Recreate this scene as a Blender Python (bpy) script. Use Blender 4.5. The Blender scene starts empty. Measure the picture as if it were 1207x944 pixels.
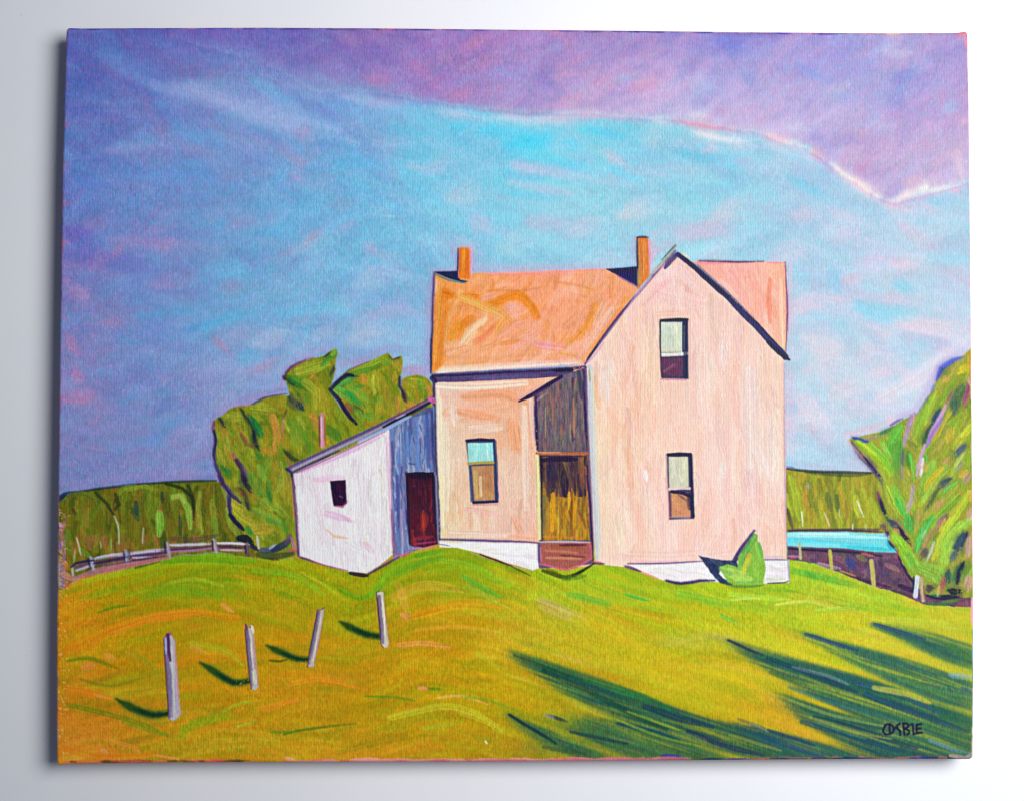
import math, random
import numpy as np

# ------------------------------------------------------------------ paint engine
SC = 1.25                       # paint samples per unit of the drawing grid
GX0, GY0, GW, GH = 58, 24, 1098, 886
NXB, NYB = int(GW*SC), int(GH*SC)
rs = np.random.RandomState(7)
COL = np.zeros((NYB, NXB, 3), np.float32)       # display-referred paint colour
HGT = np.zeros((NYB, NXB), np.float32)          # paint thickness
REG = np.zeros((NYB, NXB), np.int16)            # which painted part owns the spot
YY, XX = np.mgrid[0:NYB, 0:NXB].astype(np.float32)
XX = XX/SC + GX0; YY = YY/SC + GY0

def noise(sx, sy, seed, shape=None):
    """smooth value noise, cell size sx, sy in drawing units, 0..1"""
    r = np.random.RandomState(seed)
    gw, gh = int(GW/sx)+4, int(GH/sy)+4
    g = r.rand(gh, gw).astype(np.float32)
    x = (XX[0]-GX0)/sx; y = (YY[:, 0]-GY0)/sy
    xi = x.astype(int); yi = y.astype(int)
    fx = x-xi; fy = y-yi
    fx = fx*fx*(3-2*fx); fy = fy*fy*(3-2*fy)
    a = g[:, xi]*(1-fx)+g[:, xi+1]*fx
    return a[yi]*(1-fy)[:, None]+a[yi+1]*fy[:, None]

def blur(a, s):
    r = max(1, int(s*3)); k = np.exp(-0.5*(np.arange(-r, r+1)/s)**2); k /= k.sum()
    p = np.pad(a, ((r, r), (0, 0)), 'edge'); o = sum(k[i]*p[i:i+a.shape[0]] for i in range(2*r+1))
    p = np.pad(o, ((0, 0), (r, r)), 'edge'); return sum(k[i]*p[:, i:i+a.shape[1]] for i in range(2*r+1)).astype(np.float32)

N_FINE = rs.rand(NYB, NXB).astype(np.float32)
GRAIN = 0.55*noise(1.05, 2.6, 11)+0.45*noise(1.3, 1.3, 12)          # thread-scale grain
WOB = (noise(14, 14, 21)+0.6*noise(5, 5, 22)+0.4*noise(2.2, 2.2, 23))/2.0-0.5
BR = rs.rand(64, 512).astype(np.float32)                          # bristle tables
BR = (BR+np.roll(BR, 1, 1)*0.7)/1.7

def C(c):
    if isinstance(c, str):
        return np.array([int(c[i:i+2], 16)/255 for i in (0, 2, 4)], np.float32)
    return np.array(c, np.float32)/255.0

def P(s):
    if isinstance(s, str):
        return [tuple(float(v) for v in q.split(',')) for q in s.split()]
    return [tuple(map(float, q)) for q in s]

def spline(pts, step=9.0):
    p = np.array(pts, float)
    if len(p) == 1: p = np.vstack([p, p+[[0.5, 0.3]]])
    if len(p) == 2: 
        d = np.hypot(*(p[1]-p[0])); n = 1
        return p
    q = np.vstack([2*p[0]-p[1], p, 2*p[-1]-p[-2]]); out = []
    for i in range(1, len(q)-2):
        n = max(1, int(np.hypot(*(q[i+1]-q[i]))/step))
        for k in range(n):
            t = k/n
            out.append(0.5*((2*q[i])+(-q[i-1]+q[i+1])*t+(2*q[i-1]-5*q[i]+4*q[i+1]-q[i+2])*t*t
                            + (-q[i-1]+3*q[i]-3*q[i+1]+q[i+2])*t**3))
    out.append(q[-2]); return np.array(out)

def box(p, m):
    x0 = max(0, int((p[:, 0].min()-m-GX0)*SC)); x1 = min(NXB, int((p[:, 0].max()+m-GX0)*SC)+2)
    y0 = max(0, int((p[:, 1].min()-m-GY0)*SC)); y1 = min(NYB, int((p[:, 1].max()+m-GY0)*SC)+2)
    return x0, x1, y0, y1

_sid = [0]
def stroke(pts, w, col, a=0.9, soft=1.0, br=0.5, tap=(0.78, 0.6), mask=None, dry=0.25, h=0.5, col2=None, reg=None, wob=0.5):
    """one brush stroke: tapered, streaked by bristles, broken by the canvas grain at its end"""
    _sid[0] += 1; sid = _sid[0]
    p = spline(P(pts)); col = C(col) if not isinstance(col, np.ndarray) else col
    x0, x1, y0, y1 = box(p, w*0.6+3)
    if x1 <= x0 or y1 <= y0: return
    X = XX[y0:y1, x0:x1]; Y = YY[y0:y1, x0:x1]
    if wob:
        wb = WOB[y0:y1, x0:x1]*wob*min(3.0, 0.8+w*0.25)
        X = X+wb; Y = Y-wb*0.8
    seg = np.hypot(*(p[1:]-p[:-1]).T); L = seg.sum()+1e-6; acc = 0
    D = np.full(X.shape, 1e9, np.float32); S = np.zeros_like(D); T = np.zeros_like(D)
    for i in range(len(p)-1):
        d = p[i+1]-p[i]; l2 = d@d+1e-9
        t = ((X-p[i, 0])*d[0]+(Y-p[i, 1])*d[1])/l2
        tc = np.clip(t, 0, 1)
        ex = X-p[i, 0]-tc*d[0]; ey = Y-p[i, 1]-tc*d[1]
        dd = ex*ex+ey*ey
        m = dd < D
        sg = ((X-p[i, 0])*d[1]-(Y-p[i, 1])*d[0])/math.sqrt(l2)
        D = np.where(m, dd, D); S = np.where(m, sg, S); T = np.where(m, (acc+tc*seg[i])/L, T)
        acc += seg[i]
    D = np.sqrt(D)
    w2 = w/2
    W = w2*np.minimum(1, np.minimum(tap[0]+(1-tap[0])*T/0.22, tap[1]+(1-tap[1])*(1-T)/0.30))
    W = np.maximum(W, 0.45)
    al = np.clip((W-D)/soft+0.5, 0, 1)
    row = BR[sid % 64]; row2 = BR[(sid*7+3) % 64]
    k = ((S/max(0.7, w*0.045)+sid*17) % 511).astype(int) if w > 2.5 else ((S*0.6+sid*17) % 511).astype(int)
    b = row[k]*(1-T)+row2[k]*T
    fade = dry*(0.3+0.9*T)
    g = GRAIN[y0:y1, x0:x1]*0.5+b*0.5
    al = al*np.clip((g-fade*0.75)/0.14+0.6, 1-min(1, dry*2.2), 1)*a
    if mask is not None: al = al*mask[y0:y1, x0:x1]
    al = al[..., None]
    c = col*(1+br*0.46*(b[..., None]-0.5))
    if col2 is not None:
        mix = np.clip((b[..., None]-0.5)*2.4+0.5, 0, 1); c = c*(1-mix)+C(col2)*mix
    COL[y0:y1, x0:x1] = COL[y0:y1, x0:x1]*(1-al)+c*al
    al = al[..., 0]
    ridge = (b-0.4)*h+0.18*h*np.clip(1-np.abs(np.abs(D)-W+1.0), 0, 1)
    HGT[y0:y1, x0:x1] = HGT[y0:y1, x0:x1]*(1-0.8*al)+al*ridge
    if reg is not None:
        r = REG[y0:y1, x0:x1]; r[np.clip((W-D)/soft+0.5, 0, 1) > 0.45] = reg

def pmask(pts, soft=0.9, wob=0.8):
    """soft mask of a polygon with a slightly unsteady hand-painted edge"""
    p = np.array(P(pts)); x0, x1, y0, y1 = box(p, 4+soft)
    X = XX[y0:y1, x0:x1]; Y = YY[y0:y1, x0:x1]
    wb = WOB[y0:y1, x0:x1]*wob*2.0; X = X+wb; Y = Y-wb
    inside = np.zeros(X.shape, bool); D = np.full(X.shape, 1e9, np.float32)
    n = len(p)
    for i in range(n):
        a = p[i]; b = p[(i+1) % n]
        if a[1] != b[1]:
            c = ((a[1] > Y) != (b[1] > Y)) & (X < (b[0]-a[0])*(Y-a[1])/(b[1]-a[1])+a[0]); inside ^= c
        d = b-a; l2 = d@d+1e-9
        t = np.clip(((X-a[0])*d[0]+(Y-a[1])*d[1])/l2, 0, 1)
        D = np.minimum(D, (X-a[0]-t*d[0])**2+(Y-a[1]-t*d[1])**2)
    sd = np.where(inside, 1, -1)*np.sqrt(D)
    M = np.zeros((NYB, NXB), np.float32); M[y0:y1, x0:x1] = np.clip(sd/soft+0.5, 0, 1)
    return M

def field(cps, xs, ys, sig=48.0):
    """smooth colour field through scattered colour notes"""
    cp = np.array([c[:2] for c in cps], np.float32); cc = np.array([C(c[2:]) for c in cps], np.float32)
    xs = np.asarray(xs, np.float32); ys = np.asarray(ys, np.float32)
    num = np.zeros(xs.shape+(3,), np.float32); den = np.zeros(xs.shape, np.float32)
    for (x, y), c in zip(cp, cc):
        d2 = (xs-x)**2+(ys-y)**2
        w = np.exp(-d2/(2*sig*sig))+1e-4/(1+d2/4000.0)
        num += w[..., None]*c; den += w
    return num/den[..., None]

def full_field(cps, sig=48.0):
    q = 6
    xs, ys = XX[::q, ::q], YY[::q, ::q]
    f = field(cps, xs, ys, sig)
    yi = np.arange(NYB)/q; xi = np.arange(NXB)/q
    y0 = np.minimum(yi.astype(int), f.shape[0]-2); x0 = np.minimum(xi.astype(int), f.shape[1]-2)
    fy = np.clip(yi-y0, 0, 1)[:, None, None]; fx = np.clip(xi-x0, 0, 1)[None, :, None]
    a = f[y0]*(1-fy)+f[y0+1]*fy
    return (a[:, x0]*(1-fx)+a[:, x0+1]*fx).astype(np.float32)

def lay(mask, colour, reg=None, a=1.0):
    """block in an area with a flat colour or a field"""
    c = C(colour) if not isinstance(colour, np.ndarray) else colour
    m = (mask*a)[..., None]
    COL[:] = COL*(1-m)+c*m
    HGT[:] = HGT*(1-mask)+mask*0.1*(GRAIN-0.5)
    if reg is not None: REG[mask > 0.5] = reg

SCAT = 1.15
def scatter(mask, n, src, ang, length, width, tints, a=0.55, seed=1, jit=0.35, dry=0.35, br=0.6, soft=1.6, h=0.35, curve=0.25):
    """many strokes over an area: colour from a field (or constant), pushed towards one of the tints"""
    r = np.random.RandomState(seed)
    ys, xs = np.nonzero(mask[::4, ::4] > 0.5)
    if len(ys) == 0: return
    for i in range(n):
        j = r.randint(len(ys)); yb, xb = ys[j]*4, xs[j]*4
        x = xb/SC+GX0+r.uniform(-2, 2); y = yb/SC+GY0+r.uniform(-2, 2)
        base = src[min(yb, NYB-1), min(xb, NXB-1)] if isinstance(src, np.ndarray) and src.ndim == 3 else C(src)
        t, k = tints[r.randint(len(tints))]
        k = k*r.uniform(0.3, 1.0)
        c = base*(1-k)+C(t)*k if t is not None else base.copy()
        c = c*(1+r.uniform(-1, 1)*0.05)
        th = math.radians(ang(x, y) if callable(ang) else ang)+r.normal()*jit
        l = length*r.uniform(0.5, 1.3)/2; w = width*r.uniform(0.5, 1.3)
        dx, dy = math.cos(th)*l, math.sin(th)*l; cv = r.uniform(-1, 1)*curve*l
        stroke([(x-dx, y-dy), (x-dy*cv/l, y+dx*cv/l), (x+dx, y+dy)], w, c.astype(np.float32), min(1, a*SCAT*r.uniform(0.6, 1.1)), soft, br, mask=mask, dry=dry, h=h)

def B(col, w, pts, a=0.9, **k):
    if col in ('1c1c38', '201c40') and w < 4.6:
        k2 = {q: v_ for q, v_ in k.items() if q in ('mask', 'tap')}
        stroke(pts, w+2.6, '8c5c94', 0.27, soft=2.4, dry=0.7, **k2)
        k['soft'] = max(1.25, k.get('soft', 1)); k['dry'] = max(.42, k.get('dry', 0)); k['col2'] = '443c70'; k['wob'] = 1.0; k['soft'] = max(1.5, k['soft']); w = w*1.12
    stroke(pts, w, col, a, **k)

def multi(n, col, w, pts, j=2.0, a=0.7, seed=0, **k):
    r = np.random.RandomState(seed+int(P(pts)[0][0])); p0 = np.array(P(pts))
    for i in range(n):
        o = r.normal(0, j, 2); e = r.normal(0, j*0.5, p0.shape)
        stroke(p0+o+e, w*r.uniform(0.6, 1.2), col, a*r.uniform(0.7, 1.1), **k)

PARTS = []      # (name, parent index or None, label or None)
def part(name, parent=None, label=None):
    PARTS.append((name, parent, label)); return len(PARTS)

# ------------------------------------------------------------------ the picture: sky
R_SKY = part('painted_sky', None, 'blue sky brushed over pink underpaint')
REG[:] = R_SKY
sky_cp = [(80,45,70,62,150),(80,90,78,82,168),(80,160,86,96,175),(80,220,72,102,178),(80,290,82,88,172),(80,350,100,112,182),(80,400,105,125,188),(80,450,128,122,182),(80,500,125,128,182),(80,560,108,132,188),
 (190,45,82,72,158),(190,100,96,108,185),(190,160,102,118,188),(190,220,88,128,198),(190,290,108,122,188),(190,350,92,138,200),(190,420,98,140,200),(190,500,112,140,198),(190,560,118,135,190),
 (300,60,95,95,175),(300,110,125,145,205),(300,160,112,140,202),(300,200,95,150,208),(300,250,92,155,210),(300,310,100,165,215),(300,370,92,175,215),(300,430,118,160,210),(300,480,138,155,205),(240,560,125,138,193),
 (410,120,125,150,208),(410,160,115,160,213),(410,210,95,165,215),(410,270,102,178,220),(410,340,112,180,220),(410,390,128,175,220),
 (520,150,100,185,225),(520,210,98,190,226),(520,270,120,185,225),(480,340,118,180,222),(490,410,132,175,220),
 (630,165,88,205,236),(630,220,112,205,233),(630,280,128,200,230),
 (740,170,102,197,230),(740,220,128,205,232),(700,280,138,205,232),
 (850,180,122,202,230),(850,240,128,207,232),(850,285,122,205,232),
 (960,220,138,197,228),(960,270,145,202,230),(960,350,148,205,232),(960,430,168,212,235),(960,520,172,215,238),
 (1070,255,160,205,232),(1070,320,162,207,232),(1070,400,178,216,238),(1020,480,190,220,240),
 (1135,260,148,205,235),(1135,330,165,205,230),(1130,400,195,215,240)]
SKYF = full_field(sky_cp, 42)
_k = (0.20*np.clip((700-XX)/500, 0.55, 1))[..., None]; SKYF = SKYF*(1-_k)+np.array([0.72, 0.69, 0.82], np.float32)*_k*0.95
COL[:] = SKYF

def sky_ang(x, y):
    if y < 230 and x < 520: return 24-0.02*x
    if x < 420: return -12+10*math.sin(x*0.02+y*0.011)
    return 6+12*math.sin(x*0.008+y*0.013)
FULL = np.ones((NYB, NXB), np.float32)
lowsky = np.clip((YY-60)/30, 0, 1)
scatter(FULL*(YY < 600), 900, SKYF, sky_ang, 90, 20, [('5aa0d8', .35), ('58c8ec', .45), ('c8a8d8', .40), ('b07cb8', .28), ('4a64b8', .28), (None, 0), ('a8d8f0', .4)], a=0.42, seed=3, dry=0.5, soft=5, h=0.15)
scatter(FULL*(YY < 600)*(XX > 380), 420, SKYF, sky_ang, 60, 11, [('4cc8ee', .5), ('d8b4d4', .5), ('b8a8dc', .4), ('90d8f0', .4), (None, 0)], a=0.42, seed=4, dry=0.7, soft=3, h=0.2)
scatter(FULL*(YY < 600)*(XX < 480), 420, SKYF, sky_ang, 60, 11, [('3c70c0', .5), ('b884b0', .5), ('4a48a8', .4), ('60b0e0', .4), ('8890d0', .4)], a=0.42, seed=5, dry=0.7, soft=3, h=0.2)
scatter(FULL*(YY < 600), 900, SKYF, sky_ang, 46, 3.2, [('d8a0c0', .5), ('c8a8dc', .5), ('58c0ec', .45), ('a0d4f0', .45), ('5c7cd0', .35), ('d0b8e0', .5)], a=0.34, seed=6, dry=0.8, soft=1.6, h=0.35)
scatter(FULL*(YY < 600)*(XX < 330), 380, SKYF, sky_ang, 46, 5, [('c47ca8', .5), ('9c7cc0', .6), ('4c58b8', .5), ('7ca0dc', .5)], a=0.36, seed=61, dry=0.8, soft=2.0, h=0.35)
scatter(FULL*(YY < 590)*(XX < 420)*(YY > 110), 210, SKYF, sky_ang, 50, 13, [('c888b4', .55), ('68b0e0', .6), ('5c5cb8', .45), ('b8a8dc', .5), ('48a0d8', .5)], a=0.42, seed=63, dry=0.75, soft=4, h=0.3)
# individual sky notes
for c, w, pts, a in [
 ('6f9ed8', 22, '120,62 160,84 215,112', .32), ('8aa4da', 20, '225,100 300,122 390,150', .55), ('b4b4e0', 20, '225,100 262,115 320,138 400,152', .38),
 ('a9b4e2', 16, '180,100 250,120 330,150 420,168', .4), ('bca8d8', 9, '205,97 250,116 290,130', .38), ('a8a8dc', 26, '290,120 330,130 370,140', .35), ('7ab4e4', 16, '300,95 330,115 352,125', .5),
 ('6fa8dc', 18, '140,170 230,160 300,172', .4), ('a6a0d2', 12, '120,178 190,172 260,180', .4), ('5f8ed0', 20, '90,215 180,205 280,210', .4),
 ('b492c0', 10, '330,178 350,190 368,197', .5), ('b492c0', 12, '340,200 356,212', .5), ('a884bc', 12, '130,282 190,286 260,296', .45),
 ('5a4cae', 26, '82,275 110,290', .5), ('5a58b4', 22, '80,300 140,310 190,318', .4), ('b78cbc', 16, '85,342 110,350', .6), ('a884bc', 18, '185,335 220,325 240,322', .4),
 ('4fa6dc', 12, '160,372 215,366 262,350', .5), ('3c8cd0', 7, '215,390 240,384 262,378', .6), ('56b4e2', 14, '240,385 280,372 330,360', .6), ('52b8e4', 20, '285,425 310,418', .6),
 ('c07aa0', 9, '252,400 264,410 274,420', .6), ('c87fa6', 12, '78,395 92,418', .5), ('d86a94', 11, '88,440 96,452', .6), ('c286b4', 18, '80,470 110,462', .45),
 ('4f9ad4', 10, '140,475 165,465', .5), ('5aa4dc', 10, '160,520 200,512', .4), ('8c94cc', 16, '90,540 160,552 240,548', .4),
 ('58b6e4', 16, '390,200 420,190 450,200', .5), ('4fb4e6', 14, '320,215 340,200 370,196', .4), ('50c0ea', 14, '535,150 600,158 690,170', .7), ('46c4ee', 16, '600,172 640,168 682,176', .75),
 ('5acaf0', 10, '600,184 660,192 720,206', .6), ('4cc0ea', 9, '690,152 730,160 752,166', .7), ('60c8ee', 10, '720,198 740,208 760,212', .6), ('54c0ea', 14, '800,180 850,188 900,200', .5),
 ('bfb8e0', 12, '605,196 660,204 700,214', .5), ('c4b8de', 9, '600,215 650,224 700,228', .5), ('58c4ec', 9, '600,228 660,233', .5), ('c0aedc', 18, '620,262 680,268', .4),
 ('ccb0d8', 22, '800,278 850,270 880,282', .45), ('c6b0d8', 14, '870,190 892,196', .5), ('58c6ec', 12, '930,210 960,225 990,238', .5), ('d2bcde', 10, '980,250 1020,262', .4),
 ('6cc8ec', 16, '980,320 990,350', .5), ('64c8ec', 14, '1055,335 1080,345', .55), ('60ccee', 22, '1010,360 1040,370 1100,368', .5), ('e0bcd2', 12, '995,330 1020,326', .5),
 ('d8bcdc', 16, '1060,265 1110,300', .35), ('80d0ee', 16, '1060,300 1140,310', .4), ('e6cadc', 26, '950,400 1000,420', .35), ('e8d4e6', 20, '1060,380 1140,392', .5), ('e4c4d8', 14, '1030,440 1060,436', .4),
 ('dccae4', 26, '945,470 980,520', .35), ('8cd4ee', 16, '985,380 1010,392', .5), ('e6e4f4', 20, '1040,470 1090,440 1140,400', .5), ('88d0ec', 14, '1080,405 1100,412', .5),
 ('caaed6', 20, '560,260 575,275', .4), ('c4a8d8', 16, '435,290 440,300', .5), ('bfa4d4', 16, '420,380 470,365 500,375', .35), ('62bce8', 14, '330,372 380,362 430,372', .5),
 ('b6a4d4', 16, '370,398 400,385', .35), ('5cb4e2', 20, '320,275 360,268', .5), ('84a6dc', 26, '300,340 320,440', .25), ('a9a0d2', 20, '240,440 330,420', .3)]:
    B(c, w, pts, a*.9, soft=5, dry=0.62, br=0.7, h=0.25, tap=(.6, .4))

SCAT = 1.2
for i_, (x_, y_) in enumerate([(870,250),(940,300),(1000,270),(1080,310),(960,360),(1040,420),(1100,360),(950,500),(1010,460),(700,270),(620,290),(760,250),(560,230),(450,330),(380,290),(330,400),(440,400),(860,300),(1120,270),(980,430)]):
    B(['e4c8dc', 'd4c4e4', 'b8dcf0', 'e8d0e0'][i_ % 4], 24, [(x_-30, y_+6), (x_, y_-5), (x_+34, y_+4)], .30, soft=9, dry=.85, br=.9, h=.3, tap=(.4, .3))
# purple storm cloud
R_CLD = part('painted_cloud', None, 'violet storm cloud with pale lower rim')
cloud_cp = [(80,40,66,55,145),(190,40,82,66,152),(300,40,84,68,155),(410,40,92,68,148),(520,40,112,80,158),(630,40,125,85,165),(740,40,122,90,168),(850,42,90,82,175),(960,45,108,98,188),(1070,45,150,128,198),(1138,45,150,115,188),
 (300,80,100,95,175),(410,80,122,98,172),(520,80,140,98,172),(630,85,138,108,185),(740,85,150,115,190),(850,85,140,125,198),(960,90,128,112,192),(1050,80,120,115,195),(1110,75,110,95,185),(1138,90,150,115,190),
 (410,110,120,100,180),(500,115,138,98,175),(600,125,145,112,182),(700,128,165,135,195),(800,135,170,150,210),(900,145,168,140,205),(980,130,160,140,205),(1060,120,130,112,192),(1120,140,155,120,190),
 (1000,190,155,125,195),(1060,180,150,120,190),(1060,220,160,135,200),(1120,190,165,135,200),(1140,215,185,150,210)]
CLF = full_field(cloud_cp, 36)
_k = (0.05+0.17*np.clip((XX-520)/400, 0, 1))[..., None]; CLF = CLF*(1-_k)+np.array([0.70, 0.64, 0.86], np.float32)*_k
cm = pmask('40,0 1200,0 1200,214 1142,214 1118,222 1085,231 1056,240 1030,232 1000,210 975,192 948,176 905,160 860,152 800,142 740,138 680,134 620,133 560,128 510,121 460,112 410,107 370,108 300,70 200,45 40,40', soft=11, wob=3)
cmw = cm*np.clip((XX-100-(YY-30)*3.0+60*(noise(50, 16, 88)-.5))/190, 0, 1)
lay(cmw, CLF); REG[(cm > 0.5) & (XX > 200)] = R_CLD
cm = cmw
def cl_ang(x, y):
    return 12 if x < 520 else (-28 if x < 960 else -38)
scatter(cm, 420, CLF, cl_ang, 60, 14, [('4a3c9c', .35), ('c86c9c', .45), ('6a8cd8', .4), ('b894d4', .4), ('5a48a8', .35), ('d88cae', .35), (None, 0)], a=0.42, seed=8, dry=0.6, soft=3.5, h=0.2)
scatter(cm, 420, CLF, cl_ang, 34, 7, [('4a40a0', .35), ('d07ca4', .4), ('7a9ae0', .4), ('a888cc', .3)], a=0.4, seed=9, dry=0.8, soft=2.5, h=0.2)
for c, w, pts, a in [
 ('c8649a', 14, '430,92 455,98 478,108', .6), ('b85c98', 9, '440,36 470,37', .6), ('4e449c', 12, '360,98 420,106 470,117', .3), ('5048a0', 9, '440,113 480,121 510,124', .4),
 ('d07098', 12, '545,55 580,45', .5), ('d0789e', 20, '520,70 540,62', .35), ('a05ca0', 16, '560,40 640,46', .4), ('d2608c', 7, '648,38 672,44', .6),
 ('7aa0e0', 9, '650,58 668,50', .5), ('4a4ab0', 12, '640,95 665,110', .5), ('82a4e2', 9, '722,95 770,86', .55), ('c884ac', 14, '745,100 770,98 790,108', .55),
 ('4454bc', 22, '850,50 885,62', .55), ('4668c8', 18, '878,90 900,96', .5), ('3c349c', 7, '840,39 900,40 960,42', .6), ('a0a4dc', 22, '815,95 850,115', .5),
 ('5a78d0', 10, '940,75 965,92 990,98', .5), ('6c8cd8', 12, '975,110 1020,120', .45), ('6a8cdc', 14, '1060,105 1085,75 1095,60', .6), ('4c3ca4', 18, '1055,95 1085,85', .4),
 ('88a8e4', 16, '1115,130 1132,122', .6), ('5a64c0', 22, '1060,110 1050,140', .35), ('e0a8c4', 12, '1000,100 960,120', .3), ('b6b0e0', 16, '1040,58 1085,62', .5),
 ('bcb4e2', 18, '1030,150 1070,158', .35), ('d88cac', 8, '1000,152 1050,172 1070,180', .35), ('9080c8', 14, '930,148 975,165 1000,190', .5), ('5a54b4', 14, '958,160 980,175', .4),
 ('d8608a', 7, '1128,45 1138,41', .6), ('e08aa8', 8, '1045,42 1070,44', .5), ('f0a0b8', 10, '1135,140 1138,160', .5), ('dcb0d2', 12, '1128,180 1136,212', .6),
 ('8a50a0', 16, '1010,198 1050,214', .3), ('e89ab4', 7, '1065,215 1080,212 1092,209', .6)]:
    B(c, w, pts, a*.6, soft=5.5, dry=0.8, br=0.7, h=0.25, tap=(.5, .35))
SCAT = 1.35
# rim of light
for c, w, pts, a in [
 ('b8b8e6', 9, '400,114 450,120 520,132', .6), ('d0c0e0', 7, '515,131 560,138 600,143', .75), ('d8cce4', 8, '580,138 640,143 700,146', .75), ('c86a9c', 5, '560,130 620,134 690,138', .4),
 ('d8b0d4', 12, '640,140 700,138 755,140', .6), ('cfe0f0', 8, '770,142 800,148', .6), ('dccce8', 8, '812,136 835,137 850,142', .4),
 ('e283a4', 6, '795,142 830,149 870,152 905,158', .85), ('dfe4f2', 9, '815,155 850,162 905,168', .75), ('f0f0f8', 4, '820,157 860,166 890,166', .6),
 ('e6a0bc', 8, '900,158 940,172 962,184', .7), ('ccc8ea', 7, '925,150 945,151 962,156', .4), ('e07090', 8, '957,178 975,186', .7), ('dcdff0', 10, '905,170 950,182 985,200', .6),
 ('f0e8f2', 5, '980,192 990,200 999,205', .6), ('f0d8e4', 9, '985,200 1015,220 1045,240', .7), ('f2e8f2', 6, '1010,222 1030,232 1048,241', .5), ('f4c4d4', 8, '1005,212 1030,226 1052,236', .6),
 ('eac8da', 12, '1040,240 1070,247 1095,252', .5), ('ece8f4', 7, '1050,237 1075,228 1100,222 1124,214', .5), ('f4f0f8', 8, '1085,222 1102,217', .6), ('f0b4c8', 6, '1060,236 1075,222 1090,214', .6),
 ('f0c0d2', 8, '1125,225 1140,222', .6), ('e6dcec', 8, '1100,226 1135,216', .5), ('74c8ee', 10, '1095,238 1140,236', .5), ('c8c8ea', 6, '860,172 905,176', .5)]:
    B(c, w*1.3, pts, a*.55, soft=5.5, dry=0.8, br=0.9, h=0.4, tap=(.4, .2)); B(c, w*.7, pts, a*.4, soft=2.2, dry=0.8, br=0.9, h=0.5, tap=(.4, .2))

for c, w, pts, a in [('c898c8', 8, '508,320 560,318 640,317 720,312', .5), ('b088c0', 7, '508,330 506,380 504,430', .45), ('9888c8', 7, '505,400 503,440 480,438', .4), ('d0a0c8', 7, '770,300 790,286 800,290', .4), ('d8a8cc', 6, '930,310 931,360 932,420', .45), ('d0b0d8', 9, '931,440 931,500 932,545', .4),
    ('a888c0', 9, '248,500 262,484 290,472 330,458 338,432 365,418 392,406', .5), ('a888bc', 8, '402,430 430,424 456,410 478,414', .5), ('b884b4', 10, '476,436 495,436 508,440', .6), ('b890c4', 6, '535,290 538,318', .5), ('e090b8', 4, '556,292 557,322', .6), ('b890c4', 5, '747,280 746,312', .4), ('e090b8', 4, '768,284 769,318', .6),
    ('9c8cc8', 10, '76,572 150,562 220,560 250,556', .5), ('e0b0c8', 7, '998,512 1030,504 1060,490', .6), ('a8a0dc', 7, '1060,490 1080,482 1096,455 1108,430 1140,412', .6), ('a8b0dc', 6, '935,546 980,550 1020,552', .5), ('b0b8dc', 8, '1003,530 1020,552', .4), ('8c90cc', 9, '246,510 248,550 258,570', .4)]:
    B(c, w, pts, a, soft=3.5, dry=0.6, br=0.6, h=0.2)
for ch_ in range(3):
    b1_ = blur(COL[..., ch_], 2.6); b2_ = blur(b1_, 5.0)
    COL[..., ch_] = 0.25*COL[..., ch_]+0.40*b1_+0.35*b2_
HGT *= 0.45
# soft pink and cyan scumbles left showing
for i_ in range(150):
    r_ = np.random.RandomState(900+i_); x_, y_ = r_.uniform(80, 1140), r_.uniform(120, 560)
    if y_ < 150+max(0, (x_-900))*.45: continue
    w_ = r_.uniform(8, 20); th = math.radians(sky_ang(x_, y_)+r_.normal()*18); l_ = r_.uniform(12, 30)
    lt = x_ > 420
    cc_ = (['e4bcd6', 'd8c0e4', '8cd4ee', 'a8dcf2', '64c8ec'] if lt else ['b884b4', 'c07ca4', '5ca4dc', '8ca8dc', '6c84cc'])[r_.randint(5)]
    stroke([(x_-math.cos(th)*l_, y_-math.sin(th)*l_), (x_, y_), (x_+math.cos(th)*l_, y_+math.sin(th)*l_)], w_, C(cc_), r_.uniform(.14, .34), soft=w_*.7, br=.3, dry=.9, h=.1, tap=(.4, .3))
# ------------------------------------------------------------------ ground
hill = '40,700 76,694 89,682 120,675 163,666 216,654 254,651 300,657 348,655 350,640 500,630 929,640 930,658 958,662 991,673 1021,686 1060,699 1090,710 1118,712 1136,709 1170,704 1170,930 40,930'
R_GND = part('painted_meadow', None, 'yellow green grassy hill with dark blue green shadows')
g_cp = [(80,720,188,120,35),(90,800,165,112,28),(80,860,172,105,40),(75,890,190,110,60),(150,700,150,130,25),(150,760,178,118,22),(150,810,148,125,30),(150,870,160,110,32),
 (150,682,140,135,25),(200,670,138,145,25),(250,662,118,140,30),(300,680,138,140,25),(300,740,172,125,28),(250,780,165,120,25),(250,840,148,130,25),(250,880,172,115,35),
 (350,675,140,150,28),(400,690,150,150,25),(430,690,125,150,30),(400,740,158,135,30),(400,800,172,125,30),(400,860,150,130,25),(400,890,182,120,40),
 (480,665,125,148,35),(520,655,130,158,40),(560,670,140,165,38),(500,700,182,140,30),(500,760,178,130,35),(520,800,182,145,25),(520,840,162,150,30),(500,880,178,130,35),
 (600,680,160,175,35),(600,730,195,155,60),(620,760,205,162,42),(600,820,200,165,30),(600,870,150,120,30),
 (660,690,150,185,45),(700,680,155,190,45),(680,715,190,175,60),(720,750,208,178,50),(740,780,212,188,45),(700,830,170,160,40),
 (800,700,150,190,50),(800,735,205,198,50),(800,770,212,188,50),(830,810,218,188,40),
 (880,700,168,205,55),(880,740,208,203,55),(900,780,210,198,60),(900,830,215,175,40),
 (980,680,150,198,55),(1000,720,200,208,55),(1000,760,208,208,55),(980,790,225,212,50),(930,850,225,170,40),
 (1080,720,205,208,60),(1080,750,202,208,65),(1130,720,208,200,65)]
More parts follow.
